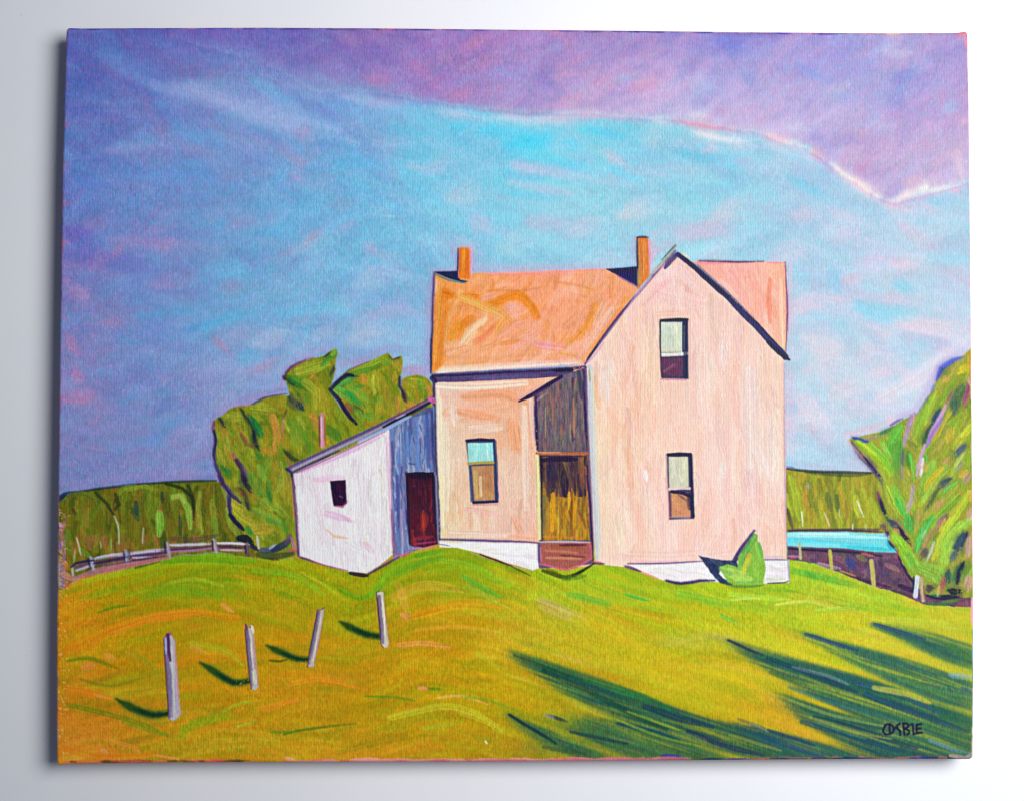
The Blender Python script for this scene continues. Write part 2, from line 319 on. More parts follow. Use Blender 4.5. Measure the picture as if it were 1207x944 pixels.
GF = full_field(g_cp, 34)
gm = pmask(hill, soft=1.2, wob=1.2)
lay(gm, GF, R_GND)
def g_ang(x, y):
    xs = [66, 130, 200, 260, 330, 400, 440, 480, 530, 600, 660, 760, 900, 1150]
    an = [-25, -16, -10, 2, 18, 22, -28, -28, 0, 24, 28, 16, 14, 14]
    a = float(np.interp(x, xs, an))
    if y > 760: a = a*0.45+(4 if x > 500 else -4)
    return a
scatter(gm, 900, GF, g_ang, 60, 11, [('c87820', .4), ('78a028', .4), ('e0a830', .35), ('5c9830', .3), ('d08a58', .25), (None, 0), ('b8b030', .3)], a=0.5, seed=12, dry=0.5, soft=2.2, h=0.6)
scatter(gm, 240, GF, g_ang, 95, 20, [('cc7c28', .5), ('7ca424', .5), ('e0b040', .4), ('bcc83c', .45), ('94781c', .35), (None, 0)], a=0.5, seed=112, dry=0.4, soft=5, h=0.6, jit=.12)
scatter(gm, 380, GF, g_ang, 80, 8, [('d87c30', .6), ('689820', .65), ('e8bc48', .5), ('c0d048', .5), ('7c701c', .5), ('4c7820', .45)], a=0.5, seed=113, dry=0.45, soft=2.4, h=0.9, jit=.1, curve=.12)
scatter(gm*(YY < 705)*(XX < 620), 120, GF, g_ang, 70, 8, [('5c8c20', .8), ('74a02c', .7), ('3c6c1c', .6), ('98b034', .5)], a=0.55, seed=114, dry=0.4, soft=2.2, h=0.9, jit=.08, curve=.1)
scatter(gm*(YY < 720)*(XX > 620), 110, GF, g_ang, 70, 8, [('80b834', .8), ('a8cc44', .7), ('5ca038', .6), ('c8d850', .5)], a=0.55, seed=115, dry=0.4, soft=2.2, h=0.9, jit=.08, curve=.1)
scatter(gm*(XX < 600), 190, GF, g_ang, 46, 5.5, [('d88028', .5), ('4c7c20', .5), ('c8b43c', .35), ('8c6c18', .4), ('e0885c', .3), ('2c6428', .25)], a=0.5, seed=13, dry=0.6, soft=1.4, h=0.8)
scatter(gm*(XX > 560), 190, GF, g_ang, 46, 5.5, [('e8d040', .5), ('68b038', .4), ('d8e068', .4), ('c89830', .35), ('58a848', .35), ('e0a040', .3)], a=0.5, seed=14, dry=0.6, soft=1.4, h=0.8)
def smear(mask, angf, L, amt):
    th = np.radians(angf); cx, sy = np.cos(th), np.sin(th); acc = np.zeros_like(COL); n_ = 0
    jx = (XX-GX0)*SC; jy = (YY-GY0)*SC
    for k_ in np.linspace(-L, L, 11):
        xi_ = np.clip(jx+cx*k_*SC, 0, NXB-1).astype(int); yi_ = np.clip(jy+sy*k_*SC, 0, NYB-1).astype(int)
        acc += COL[yi_, xi_]; n_ += 1
    m_ = (mask*amt)[..., None]; COL[:] = COL*(1-m_)+acc/n_*m_
_xa = np.interp(XX[0], [66, 130, 200, 260, 330, 400, 440, 480, 530, 600, 660, 760, 900, 1150], [-25, -16, -10, 2, 18, 22, -28, -28, 0, 24, 28, 16, 14, 14]).astype(np.float32)
GANG = np.where(YY > 760, _xa[None]*0.45+np.where(XX > 500, 4, -4), _xa[None]).astype(np.float32)
for ch_ in range(3): COL[..., ch_] = COL[..., ch_]*(1-.45*gm)+blur(COL[..., ch_], 2.2)*.45*gm
smear(gm, GANG, 11, .6)
for c, w, pts, a in [
 ('5f9422', 9, '150,668 200,656 250,655 300,662', .7), ('8aa82a', 7, '100,684 160,672 230,662 300,668', .6), ('4c8a24', 5, '190,662 240,660 290,664', .6), ('3a5a1c', 3.5, '160,669 175,664 188,661', .9),
 ('6f9a26', 7, '150,700 200,688 250,690 290,706', .5), ('9fae3a', 4, '195,688 230,682 262,690', .6), ('5c9228', 9, '168,705 210,694 260,702', .5), ('46701c', 3, '115,722 135,715 160,712', .6),
 ('c87a24', 12, '90,760 150,735 220,722 280,728', .6), ('cf7c2c', 9, '130,745 180,728 235,722', .6), ('d08a58', 8, '125,772 134,776', .6), ('cc8258', 8, '98,786 112,784', .6), ('d88c60', 7, '262,712 274,720', .6), ('d08a60', 6, '225,762 240,768', .5),
 ('4e6a1e', 5, '80,778 105,775 125,782 140,788', .6), ('4c7022', 4, '95,800 130,808 170,798', .4), ('9aa030', 9, '225,758 262,765 285,782', .6), ('8c8c2c', 7, '150,765 180,785 185,800', .5),
 ('cf7028', 10, '80,812 100,815 130,822', .6), ('d4884c', 4, '112,818 130,822', .6), ('54741e', 6, '80,830 130,842 165,852 200,868', .55), ('4c8024', 4, '145,850 180,862 215,868', .4), ('6a9020', 12, '215,862 235,850 270,842', .55),
 ('94a838', 4, '262,838 285,828 300,826', .7), ('88a43c', 3, '280,856 300,850', .7), ('e08a50', 5, '125,870 150,878 170,888', .5), ('e8907a', 5, '120,883 126,886', .6), ('d07028', 7, '70,880 120,892 190,888', .5),
 ('e09060', 4, '185,890 210,894', .6), ('b06a24', 14, '110,735 130,725', .4), ('3a6420', 3, '335,865 355,860 400,854 420,852', .7), ('3c6c24', 3, '320,862 345,862', .6),
 ('d88430', 6, '340,806 380,800 430,812', .45), ('d87838', 8, '310,835 350,825', .45), ('e0906c', 6, '470,760 500,758 530,762', .6), ('e08a7c', 6, '473,724 485,728', .6), ('e0807a', 4, '494,810 503,811', .8),
 ('4c7420', 3, '505,811 520,812', .8), ('e89028', 12, '490,725 540,712 590,716', .45), ('d89c3c', 6, '490,742 540,738 600,748', .5), ('507c24', 3, '430,820 470,822 490,826', .6), ('e0b08a', 3, '515,822 545,820 575,830', .6), ('6c9430', 4, '545,820 580,826 610,838', .5),
 ('b8b83c', 9, '460,845 520,832 560,840 590,862', .6), ('c4bc3c', 7, '540,838 575,850 600,866', .6), ('9cb03a', 6, '500,858 545,850', .5), ('787820', 10, '400,885 450,872 480,868', .3),
 ('70a830', 8, '300,672 350,678 380,700', .5), ('a8bc3c', 3, '355,674 385,690 405,706', .6), ('4c9028', 6, '400,695 425,705 450,690', .5), ('6aa42e', 12, '440,700 470,668 520,655', .6), ('4c8c2c', 8, '470,676 500,662 530,656', .5), ('86b838', 7, '520,660 560,668 600,690', .6),
 ('58a440', 6, '545,678 565,690 590,704', .7), ('a8c048', 5, '550,690 580,706 600,716', .6), ('e0a850', 12, '465,705 500,690 545,695', .4), ('e8b070', 10, '470,690 480,720', .3), ('4a8c30', 6, '490,655 520,649', .6),
 ('c8c860', 4, '620,740 650,748', .4), ('c0a080', 16, '640,712 670,726', .4), ('d2b48c', 8, '635,706 690,728', .35), ('a8c830', 10, '730,722 780,735 815,740', .5), ('4cb050', 4, '738,700 765,708', .8), ('60a844', 8, '670,700 720,712', .6),
 ('b4d84c', 7, '860,700 900,704 930,706', .7), ('cce878', 4, '862,706 895,703', .6), ('6cb840', 10, '800,700 860,712', .5), ('58b050', 6, '850,725 870,735', .5), ('4aac4c', 4, '950,674 965,682', .8), ('5cb044', 9, '935,672 970,680 1010,690', .6), ('a8d050', 6, '960,720 1010,716', .5),
 ('e8e070', 4, '915,712 950,708 990,716', .6), ('e0c040', 6, '930,700 1000,712', .4), ('c8c050', 6, '830,760 780,752 770,758', .45), ('ccc080', 8, '780,760 830,750 870,752', .5), ('e0c048', 7, '790,785 850,784 880,790', .6), ('d8d040', 8, '880,770 940,772 1000,800', .5),
 ('f0d030', 10, '820,790 870,800 930,830', .5), ('e8a838', 9, '880,800 910,830 935,850', .5), ('f0b048', 7, '905,815 925,835', .5), ('e8a040', 8, '920,850 960,870', .5), ('e0e060', 7, '1000,800 1060,815 1090,830', .6), ('eadc40', 9, '950,790 1010,806 1060,822', .6),
 ('e0a030', 9, '720,715 800,735', .3), ('c8d050', 9, '1040,730 1100,735 1140,742', .5), ('f0c8a8', 3, '1010,742 1030,748', .3), ('a0c850', 9, '1120,770 1140,790', .5), ('d8c850', 4, '650,770 690,778', .5), ('e0c060', 3, '610,797 625,802', .6),
 ('e8e0a0', 3, '608,798 618,801', .5), ('d89c70', 4, '665,776 690,778', .5), ('a0c040', 6, '560,770 600,790', .3), ('86b03a', 6, '980,735 1020,745', .3)]:
    B(c, w, pts, a, mask=gm, soft=1.8, dry=0.45, br=0.8, h=0.9)

# long cast shadows across the meadow
def gaps():
    shm = np.clip(blur(((COL.mean(-1) < .42) & (YY > 735) & (XX > 590)).astype(np.float32), 3), 0, 1)*gm
    scatter(shm, 130, GF, 18, 90, 3.0, [('7ca03c', .6), ('5c8c48', .8), ('a8ac40', .5), ('4c7c58', .8)], a=0.42, seed=400, dry=0.85, jit=0.04, soft=1.8, h=0.5, curve=.06)
def shade(poly, c1, c2, seed, n, ang, soft=5):
    m = pmask(poly, soft=soft+7, wob=1.5)*gm; wide = np.clip(blur(m, 5.0)*1.9, 0, 1)*gm
    lay(m, c1, a=0.42)
    scatter(m, int(n*1.1), c1, ang, 120, 9, [(c2, .6), ('3c6c40', .5), (None, 0)], a=0.55, seed=seed+80, dry=0.5, jit=0.05, soft=4, h=0.5, curve=.08)
    scatter(wide*(YY > 0), int(n*.5), c1, ang, 80, 4, [('3c6c38', .7), ('6c8c38', .5), (None, 0)], a=0.4, seed=seed+50, dry=0.8, jit=0.05, soft=2.2, h=0.5)
    scatter(np.clip(m*1.15, 0, 1), n, c1, ang, 70, 6, [(c2, .9), ('1c4258', .8), ('4c8448', .7), ('123c50', .8), ('5a7c40', .6), ('24585c', .7), (None, 0)], a=0.5, seed=seed, dry=0.6, jit=0.06, soft=2.4, h=0.5, curve=.1)
lowm = pmask('640,842 700,846 760,862 850,878 960,890 1000,870 960,846 1000,838 1060,846 1150,846 1150,897 600,897 620,880', soft=14, wob=5)*gm
scatter(lowm, 260, GF, 17, 90, 7, [('4c6c34', .9), ('6c8438', .8), ('2c5444', .8), ('8c9c40', .6), ('1c4450', .6)], a=0.55, seed=30, dry=0.7, jit=0.07, soft=2.5, h=0.5)
shade('604,770 650,783 700,800 760,822 830,848 900,868 960,884 1010,893 900,893 830,874 780,864 740,850 690,828 650,803', '2a5440', '1c3c5c', 31, 150, 21)
shade('600,842 640,860 670,876 720,893 690,893 640,876', '44643c', '1c3c4c', 32, 30, 28, 3)
shade('690,846 740,856 800,874 860,893 760,893 700,872 670,862', '3c6040', '1c3c4c', 38, 40, 20, 4)
shade('860,755 905,769 960,786 1030,804 1100,830 1150,846 1150,884 1100,872 1050,856 1000,836 950,812 905,785', '305c48', '1c4058', 33, 150, 19)
shade('922,820 970,838 1030,854 1090,872 1150,888 1150,896 1040,894 990,872 945,845', '2c5448', '16405c', 34, 90, 20)
shade('1060,840 1150,850 1150,896 1100,890 1040,868', '3c6444', '1c4c50', 39, 50, 18, 6)
shade('948,746 1000,760 1060,776 1150,806 1150,836 1110,826 1050,802 1000,776', '44704c', '2c5468', 35, 70, 17, 3)
shade('1030,735 1070,744 1110,752 1150,764 1150,788 1110,775 1070,753', '4c784c', '2c5064', 36, 45, 17, 3)
shade('866,855 920,866 980,882 1030,893 930,893 895,876', '2c5450', '14385c', 37, 60, 20, 3)
gaps()
lowr = np.clip((YY-728)/10, 0, 1)*np.clip((XX-585)/15, 0, 1)*gm
smear(lowr, np.full_like(XX, 18.0), 26, .62); smear(lowr, np.full_like(XX, 18.0), 9, .4)
for c, w, pts, a in [
 ('1a3c30', 3, '606,772 640,784 680,800', .6), ('153a38', 7, '640,790 690,812 740,838 790,862', .55), ('1c3450', 8, '760,832 800,846 840,856', .7), ('164058', 5, '728,852 770,862 800,872', .75),
 ('1c2c58', 6, '810,862 860,880 900,890', .7), ('2c6c40', 9, '690,800 740,815 790,835', .5), ('7c9c38', 3, '720,845 780,868 830,880', .7), ('90a83c', 3, '740,838 800,860', .55), ('2f7850', 5, '720,812 760,824', .6),
 ('1a2c48', 4, '648,843 668,850', .7), ('8090a8', 4, '644,842 652,846', .7), ('142c3c', 4, '600,842 630,860 656,876', .85), ('1c3440', 4, '672,862 710,870 740,876', .7), ('2c4c34', 5, '640,880 690,888', .5), ('30349c', 7, '782,891 805,893', .8),
 ('c8cc50', 8, '790,862 830,874 820,868', .2), ('a8b448', 6, '700,838 680,830', .3), ('2c3454', 3.5, '858,754 880,764 900,772', .85), ('1c3850', 6, '905,775 960,795 1010,815', .6), ('1c3c60', 8, '1020,818 1080,840 1140,862', .6),
 ('28607c', 5, '930,810 990,830 1060,850', .4), ('17384c', 7, '960,845 1020,862 1080,882', .7), ('1a4058', 7, '945,850 1000,866 1060,885', .6), ('3a5c7c', 5, '1010,805 1060,818 1110,842', .5), ('7c8c9c', 4, '935,786 975,796 1000,806', .45),
 ('6c98a8', 5, '1095,872 1130,885 1145,888', .6), ('88a858', 4, '930,825 980,842 1040,855', .55), ('a0b04c', 4, '955,845 1010,862 1050,870', .5), ('70985c', 4, '960,850 1020,870', .35), ('5c9048', 6, '1060,800 1110,815 1145,822', .4),
 ('2c4668', 5, '950,747 980,757 1010,766', .8), ('2c4868', 5, '1031,735 1060,744 1090,753', .8), ('84b0b8', 7, '1120,795 1145,798', .6), ('2c6448', 7, '1110,842 1145,850', .5), ('24508c', 5, '1135,810 1146,815', .5), ('3c703c', 9, '1120,760 1145,778', .4),
 ('1c2c5c', 4, '905,860 930,868 960,878', .6), ('20486c', 6, '900,868 940,882 970,890', .6), ('1c3c54', 5, '1060,880 1100,890 1140,893', .5), ('28503c', 6, '908,792 950,806', .4),
 ('e0d848', 7, '1030,810 1070,818 1095,828', .55), ('ccb840', 4, '860,866 920,884', .35), ('2c3c5c', 4, '870,847 900,858 880,856', .4), ('8a98a0', 3, '885,851 905,862', .4)]:
    B(c, w, pts, a, mask=gm, soft=1.6, dry=0.4, br=0.8, h=0.6)

# ------------------------------------------------------------------ distant tree belts, water, bank
R_TL = part('painted_treeline', None, 'dark olive row of distant trees at the left')
tlm = pmask('40,600 68,591 74,583 87,580 114,576 155,571 182,569 220,568 254,566 266,570 300,600 330,660 300,657 254,650 216,653 163,665 120,674 89,681 76,694 40,700', soft=1.3, wob=1.5)
lay(tlm, (96,102,28), R_TL)
scatter(tlm, 300, (98,100,28), 88, 34, 8, [('3c4a1c', .8), ('7c6420', .7), ('88a030', .7), ('a8762c', .5), ('28341c', .7), ('6c8c28', .7), ('905a2c', .4)], a=0.6, seed=40, jit=0.14, dry=0.4, soft=1.5, h=0.8)
scatter(tlm*(YY > 630), 60, (150,100,50), 86, 16, 5, [('c87848', .7), ('a05a50', .6), ('6c5a30', .5)], a=0.5, seed=41, jit=0.2, dry=0.5)
scatter(tlm*(XX < 78)*(YY > 600), 40, (120,100,140), 86, 12, 4, [('b088a8', .7), ('d07850', .6), ('7c78a8', .5)], a=0.6, seed=42, jit=0.2, dry=0.5)
for c, w, pts, a in [
 ('1c2450', 6, '66,590 76,583 90,580', .9), ('20283c', 3, '88,580 114,576 155,571 182,569', .8), ('1c2c18', 3, '180,569 220,567 255,566', .85), ('1c2c14', 4, '195,570 215,575 226,585 228,600', .8),
 ('5c6c24', 5, '74,592 82,583 98,581 112,588 115,600', .8), ('24321c', 4, '112,580 125,592 134,606', .8), ('78902e', 5, '140,582 145,575 160,572', .7), ('7c9830', 5, '150,577 170,573 186,577', .7),
 ('24301c', 5, '136,582 140,594 136,600', .7), ('1f3a34', 6, '160,592 162,606', .7), ('1f3c38', 7, '157,600 163,612', .5), ('7cae3c', 10, '188,604 189,616 188,630', .95), ('98c050', 4, '186,606 187,620', .6), ('8cac40', 8, '204,585 214,584 222,600 224,622', .85),
 ('9cb84c', 4, '203,588 212,583 218,592', .7), ('1c3830', 4, '191,580 192,592', .7), ('24402c', 4, '212,608 213,630', .6), ('96a83c', 6, '236,580 234,600 238,628', .6), ('869e34', 7, '250,590 252,610 256,632', .6), ('a0ae44', 4, '262,574 268,590 272,610', .6),
 ('8aa03a', 8, '268,600 274,620 282,632', .6), ('202a1c', 4, '222,572 228,590 228,612', .7), ('a88038', 4, '232,600 233,625', .5), ('b46c38', 5, '188,598 190,602', .5), ('5c3c3c', 6, '200,634 230,636 258,630', .5), ('8a7030', 6, '100,600 103,620', .6),
 ('a06428', 5, '96,620 98,634', .5), ('44301c', 4, '86,600 90,606', .6), ('567c26', 8, '80,625 82,650', .6), ('6c9030', 7, '95,648 105,655', .7), ('c4742c', 7, '76,664 80,670', .6), ('d88c88', 8, '75,676 84,682', .7), ('cc7050', 8, '78,690 84,688', .5),
 ('b8bc98', 1.8, '90.5,633 93,642 95.5,654', .9), ('b8bc98', 1.6, '89,647 87,662', .7), ('c0c4a0', 1.8, '135,608 139,618 140.5,640', .95), ('b8bc98', 1.8, '169,622 168,640', .9), ('b8bc98', 1.5, '118,638 119,646', .8), ('a8a478', 1.3, '131,635 131,648', .7),
 ('c8a4c0', 5, '70,617 74,620', .6), ('9c9cb4', 5, '68,655 70,690', .7)]:
    B(c, w, pts, a, soft=1.2, dry=0.3, br=0.8, h=0.7)
# pink verge under the left fence
for c, w, pts, a in [('b87090', 7, '88,682 120,670 160,660 200,652', .7), ('4c3058', 6, '110,664 150,656 200,648 255,645', .75), ('c46c84', 4, '122,674 165,664 200,657', .8), ('5c3c68', 5, '90,668 112,662', .8), ('b07050', 4, '95,680 110,678', .6),
    ('8a5070', 4, '200,650 250,646 290,648', .7), ('3c2c50', 4, '256,642 280,640 300,646', .6)]:
    B(c, w, pts, a, soft=1.4, dry=0.4, br=0.8)

R_TR = part('painted_treeline', None, 'sunlit olive row of distant trees at the right')
trm = pmask('925,552 932,553 983,556 1029,557 1060,570 1060,628 996,627 925,628', soft=1.3, wob=1.2)
lay(trm, (150,150,55), R_TR)
scatter(trm, 170, (155,155,55), 84, 30, 7, [('5c7034', .8), ('a8bc44', .8), ('c89a40', .6), ('4c5030', .6), ('88a838', .6), ('b87c40', .4)], a=0.6, seed=44, jit=0.16, dry=0.4, soft=1.4, h=0.7)
for c, w, pts, a in [('2c3040', 3.5, '928,552 955,555 990,556 1030,557', .8), ('6a5a98', 2.5, '928,550 936,551', .7), ('2c3c34', 4, '950,556 1000,560 1025,558', .5), ('9cb43c', 9, '933,566 938,590 942,612', .7), ('44603c', 8, '975,582 980,600', .6), ('40583c', 6, '986,584 988,602', .6),
    ('b8c848', 8, '1008,586 1012,608', .7), ('a8bc40', 10, '1026,590 1036,618', .6), ('c08840', 6, '948,580 952,600', .5), ('4c3c50', 5, '930,625 970,625 1035,624', .7), ('34303c', 4, '928,600 934,622', .6), ('b8c040', 6, '966,590 970,612', .4),
    ('e8e8d0', 1.5, '945,603 946,620', .95), ('d8d8c0', 1.6, '972,604 978,620', .8), ('f0f0dc', 1.5, '1010,590 1015,602 1018,609', .95), ('e0e0c8', 1.5, '1005,617 1005,624', .9), ('d8d0b8', 1.5, '989,600 990,610', .6), ('a0a0b8', 3, '952,570 953,576', .6), ('d0c8b0', 1.4, '1020,618 1021,624', .7)]:
    B(c, w, pts, a, soft=1.2, dry=0.3, br=0.7, h=0.7)
R_BK = part('painted_bank', None, 'dark violet bank below the turquoise water')
bkm = pmask('928,640 1058,648 1078,682 1092,700 1150,690 1150,716 1118,714 1090,712 1060,700 1021,687 991,674 958,663 928,659', soft=1.3, wob=1.2)
lay(bkm, (92,66,88), R_BK)
scatter(bkm, 120, (92,66,88), 25, 16, 5, [('3c3048', .8), ('a06c84', .7), ('50405c', .7), ('2c3c80', .5), ('6c6848', .6), ('a85c50', .5)], a=0.65, seed=46, jit=0.8, dry=0.5, soft=1.2)
for c, w, pts, a in [('24203c', 3, '930,646 960,648 1000,650 1040,655', .8), ('34407c', 9, '1000,660 1006,668', .8), ('b490a8', 5, '965,664 990,670', .7), ('3c2c48', 4, '990,672 1020,684 1050,692', .7), ('7c7c48', 7, '1012,655 1020,660', .6), ('a87880', 6, '1045,665 1060,672', .5),
    ('241c3c', 5, '1060,655 1070,675 1080,690', .8), ('c080a0', 3, '930,655 945,656', .7), ('c8746c', 3, '1016,652 1030,655', .7), ('2c2440', 6, '1060,690 1080,697', .7), ('202838', 6, '1092,700 1115,704 1140,698', .9), ('e8a050', 2, '990,672 1010,679', .7)]:
    B(c, w, pts, a, soft=1.1, dry=0.35, br=0.7, h=0.6)
R_LK = part('painted_water', None, 'flat strip of bright turquoise water')
lkm = pmask('928,626.5 960,626.5 996,626 1045,630 1049,638 1057,651 1030,650 1000,646 965,645 928,643', soft=1.2, wob=.5)
lay(lkm, (120,215,225), R_LK)
for c, w, pts, a in [('a8ecf0', 6, '928,630 980,630 1044,633', .9), ('5cd0e0', 6, '928,636 980,640 1040,644', .8), ('48ccdc', 5, '1000,644 1050,648', .8), ('8ce0ea', 4, '935,641 990,643', .7), ('78c8d8', 3, '975,636 1020,642', .5), ('30c4d8', 4, '1046,640 1054,649', .8), ('c8f4f4', 3, '940,629 1000,629', .7)]:
    B(c, w, pts, a, mask=lkm, soft=1.2, dry=0.35, br=0.8, h=0.9)
B('3c3448', 2, '930,625.5 960,624.5 1000,624.5 1040,627', .8)

# ------------------------------------------------------------------ trees left
def tree(name, label, poly, base, ang, n, seed, extra):
    R = part(name, None, label); m = pmask(poly, soft=1.3, wob=1.6)
    lay(m, base, R)
    scatter(m, n//2, base, ang, 30, 12, [('98ac34', .8), ('5c7c24', .8), ('b8902c', .5), ('3c5c24', .7)], a=0.5, seed=seed+100, jit=0.4, dry=0.3, soft=2.5, h=0.8)
    scatter(m, n//2, base, ang, 26, 7, [('98ac34', .8), ('5c7c24', .8), ('b8902c', .7), ('446c24', .6), ('c8803c', .4), ('a8a830', .7), ('2c7c30', .35)], a=0.6, seed=seed, jit=0.25, dry=0.35, soft=1.4, h=0.9)
    for c, w, pts, a in extra: 
        if sum(C(c)) < 0.62:
            B(c, w*2.0, pts, a*.38, mask=m, soft=5, dry=0.6, br=1.0, h=0.5, wob=1.2, tap=(.4, .3)); B(c, w*.75, pts, a*.85, mask=m, soft=2.2, dry=0.55, br=1.0, h=0.6, wob=1.4, tap=(.4, .3))
        else: B(c, w*1.2, pts, a*.9, mask=m, soft=2.4, dry=0.5, br=1.0, h=0.9, wob=1.2)
    return m, R
SCAT = 1.3
t4, _ = tree('painted_tree', 'smallest rounded green tree beside the farmhouse wall', '474,447 480,444 492,443 502,446 508,453 512,462 512,490 470,490 472,470', (150,140,38), 80, 40, 50,
 [('a8b038', 9, '484,450 496,452', .8), ('5c9030', 6, '494,450 500,462', .6), ('d08a40', 5, '478,475 490,478', .6), ('d89058', 4, '504,456 510,466', .7), ('241c3c', 5, '473,460 476,467 478,474', .95), ('a8c038', 3, '480,462 483,470', .8), ('b07cb0', 4, '472,446 474,455', .8)])
t2, _ = tree('painted_tree', 'tall pointed green tree with a fan shaped top', '334,447 337,441 343,433 352,429 366,424 382,420 390,414 396,411 398,419 395,424 395,436 391,452 388,460 395,472 408,490 425,505 420,530 345,560 322,540 328,470 342,466 340,455', (140,142,34), 72, 150, 51,
 [('2c6c28', 8, '338,446 350,452 362,460', .9), ('4c9030', 6, '345,444 358,450 370,462', .8), ('a8b83c', 12, '352,438 368,434 384,428', .8), ('b0ac38', 10, '360,452 372,462 372,480', .7), ('1c2c24', 4.5, '382,421 388,416 391,413', .95), ('3c8030', 6, '380,430 390,421 396,414', .8), ('88b040', 5, '391,418 396,413', .7),
  ('1c2838', 3.5, '394,432 392,437 389,444', .85), ('203c30', 4, '337,447 343,452 350,457', .8), ('16203c', 9, '342,466 350,476 357,484', .95), ('2c3c2c', 6, '338,464 346,472', .8), ('486c24', 7, '346,462 354,470', .7), ('58902c', 5, '358,466 366,480', .7), ('c8883c', 7, '366,490 374,494', .7), ('d88848', 8, '372,495 373,505', .6),
  ('a09430', 12, '380,470 384,490', .6), ('b08038', 5, '366,446 371,442', .7), ('62902c', 14, '348,500 356,520', .7), ('88a438', 8, '344,505 350,525', .7), ('9cb03c', 6, '352,492 358,505', .7), ('4c8028', 10, '388,505 400,518', .7), ('5c8c2c', 10, '360,510 368,535', .6), ('8c9c30', 10, '398,482 408,498', .5),
  ('c87838', 5, '332,495 331,520 330,535', .8), ('c07c84', 4, '334,488 332,505 330,520', .7), ('4c2430', 3.5, '336,484 333,492', .8), ('1c2c24', 6, '334,530 345,540 357,546', .85), ('b4b03c', 2.5, '335,495 341,508', .8), ('8c4448', 3, '339,543 344,550', .7), ('e0904c', 6, '380,525 386,520', .7), ('40742a', 6, '395,508 400,520', .7), ('a8a838', 6, '343,460 352,480', .4)])
t1, _ = tree('painted_tree', 'broad leafy green tree left of the white shed', '251,497 255,493 262,490 272,481 285,478 297,477 310,470 320,468 330,466 340,466 337,478 332,500 332,525 340,545 346,556 350,600 352,655 300,657 302,644 294,639 286,625 273,611 270,596 266,574 258,558 252,540 254,520', (135,136,34), 68, 260, 52,
 [('b08034', 9, '262,500 268,520 272,540', .6), ('a8a83a', 10, '270,490 284,492', .7), ('98a434', 12, '300,480 320,482', .7), ('16242c', 5, '258,492 262,498 266,504', .95), ('1c2c24', 5, '284,482 290,492 296,500 302,520', .95), ('207838', 6, '297,494 304,504 309,512', .95), ('205c38', 4, '296,492 300,505 306,515', .8), ('16202c', 6, '298,508 300,522 306,530', .95),
  ('2c7c34', 4, '303,536 308,542', .85), ('d08840', 8, '322,490 326,510 325,530', .75), ('c88038', 6, '312,530 325,535', .6), ('bc9038', 7, '280,505 290,522', .5), ('6c4030', 4, '284,512 292,524 300,528', .7), ('88a438', 5, '268,516 270,530', .8), ('34702c', 6, '262,550 267,556 271,562', .95), ('2c8038', 3, '265,552 270,560', .8),
  ('b8a440', 6, '258,530 264,548', .6), ('9c4c5c', 4, '275,535 281,545 285,555', .8), ('3c2444', 5, '279,542 286,556 290,570', .95), ('1c1c30', 8, '285,560 291,570 296,580', .95), ('2c2c2c', 6, '283,575 290,584 294,600', .7), ('4c5c7c', 2.5, '286,548 293,562', .7), ('6c3c2c', 5, '280,575 290,585', .6), ('2c2430', 4, '290,590 294,604', .85),
  ('5c9034', 10, '296,560 306,578 314,592', .6), ('8cb044', 7, '305,550 318,575', .7), ('40742c', 6, '316,570 318,592', .8), ('2c6428', 4, '318,580 320,592', .8), ('a8a434', 14, '278,598 288,608 300,616', .8), ('b8ac38', 8, '274,592 284,600', .7), ('7ca038', 8, '300,600 320,610 335,620', .7), ('4c9038', 5, '315,612 330,618', .7),
  ('b89838', 12, '300,625 320,622', .6), ('2c7830', 5, '292,622 298,630', .9), ('4c8c2c', 5, '334,612 338,628', .8), ('a89434', 12, '335,560 340,590', .6), ('c88840', 5, '344,565 347,590 347,610', .8), ('8ca838', 8, '325,595 338,608', .6), ('d08c3c', 5, '322,545 330,560', .4), ('9ab43c', 8, '310,590 325,600', .5), ('98b048', 6, '330,545 332,570 325,580', .4), ('6c9c34', 8, '318,540 310,560', .5)])
t3, _ = tree('painted_tree', 'bushy green tree with a notched crown behind the shed roof', '391,457 396,450 403,443 409,438 424,431 438,425 450,420 457,417 463,424 468,422 473,419 475,427 472,445 470,458 476,475 470,492 440,506 424,508 414,500 404,482', (142,142,36), 75, 130, 53,
 [('88ac34', 9, '410,439 425,434 445,426', .85), ('4c8028', 5, '415,441 440,434 455,430', .8), ('6c9c30', 8, '452,425 462,430', .7), ('3c9040', 7, '398,456 405,450 418,446', .9), ('60b04c', 4, '400,453 412,447', .7), ('1c2438', 3.5, '406,442 414,443 422,444', .9), ('c89038', 7, '428,444 432,455', .8), ('3c8434', 3.5, '415,457 430,455', .8),
  ('64ac44', 9, '395,458 406,464 420,474', .85), ('2c9040', 5, '408,462 420,472 430,480', .95), ('78b040', 5, '412,457 425,464 436,474', .8), ('244c38', 3, '418,479 428,487', .8), ('b8bc40', 8, '442,445 442,465', .8), ('a8a838', 8, '448,470 446,490', .7), ('5c9430', 5, '442,468 446,474', .7), ('c09838', 6, '465,440 466,452', .6), ('c88840', 6, '468,470 470,485', .7),
  ('b8a040', 8, '464,425 470,435', .6), ('241c3c', 3, '464,424 468,422 472,420', .95), ('60702c', 10, '414,485 425,495', .7), ('78a034', 6, '420,485 428,495', .7), ('5c9430', 8, '432,490 442,492', .7), ('7c4c3c', 5, '408,477 414,484', .85), ('a8802c', 5, '430,500 450,496', .6), ('8c8434', 8, '455,460 458,480', .5)])
NAV = '1c1c38'
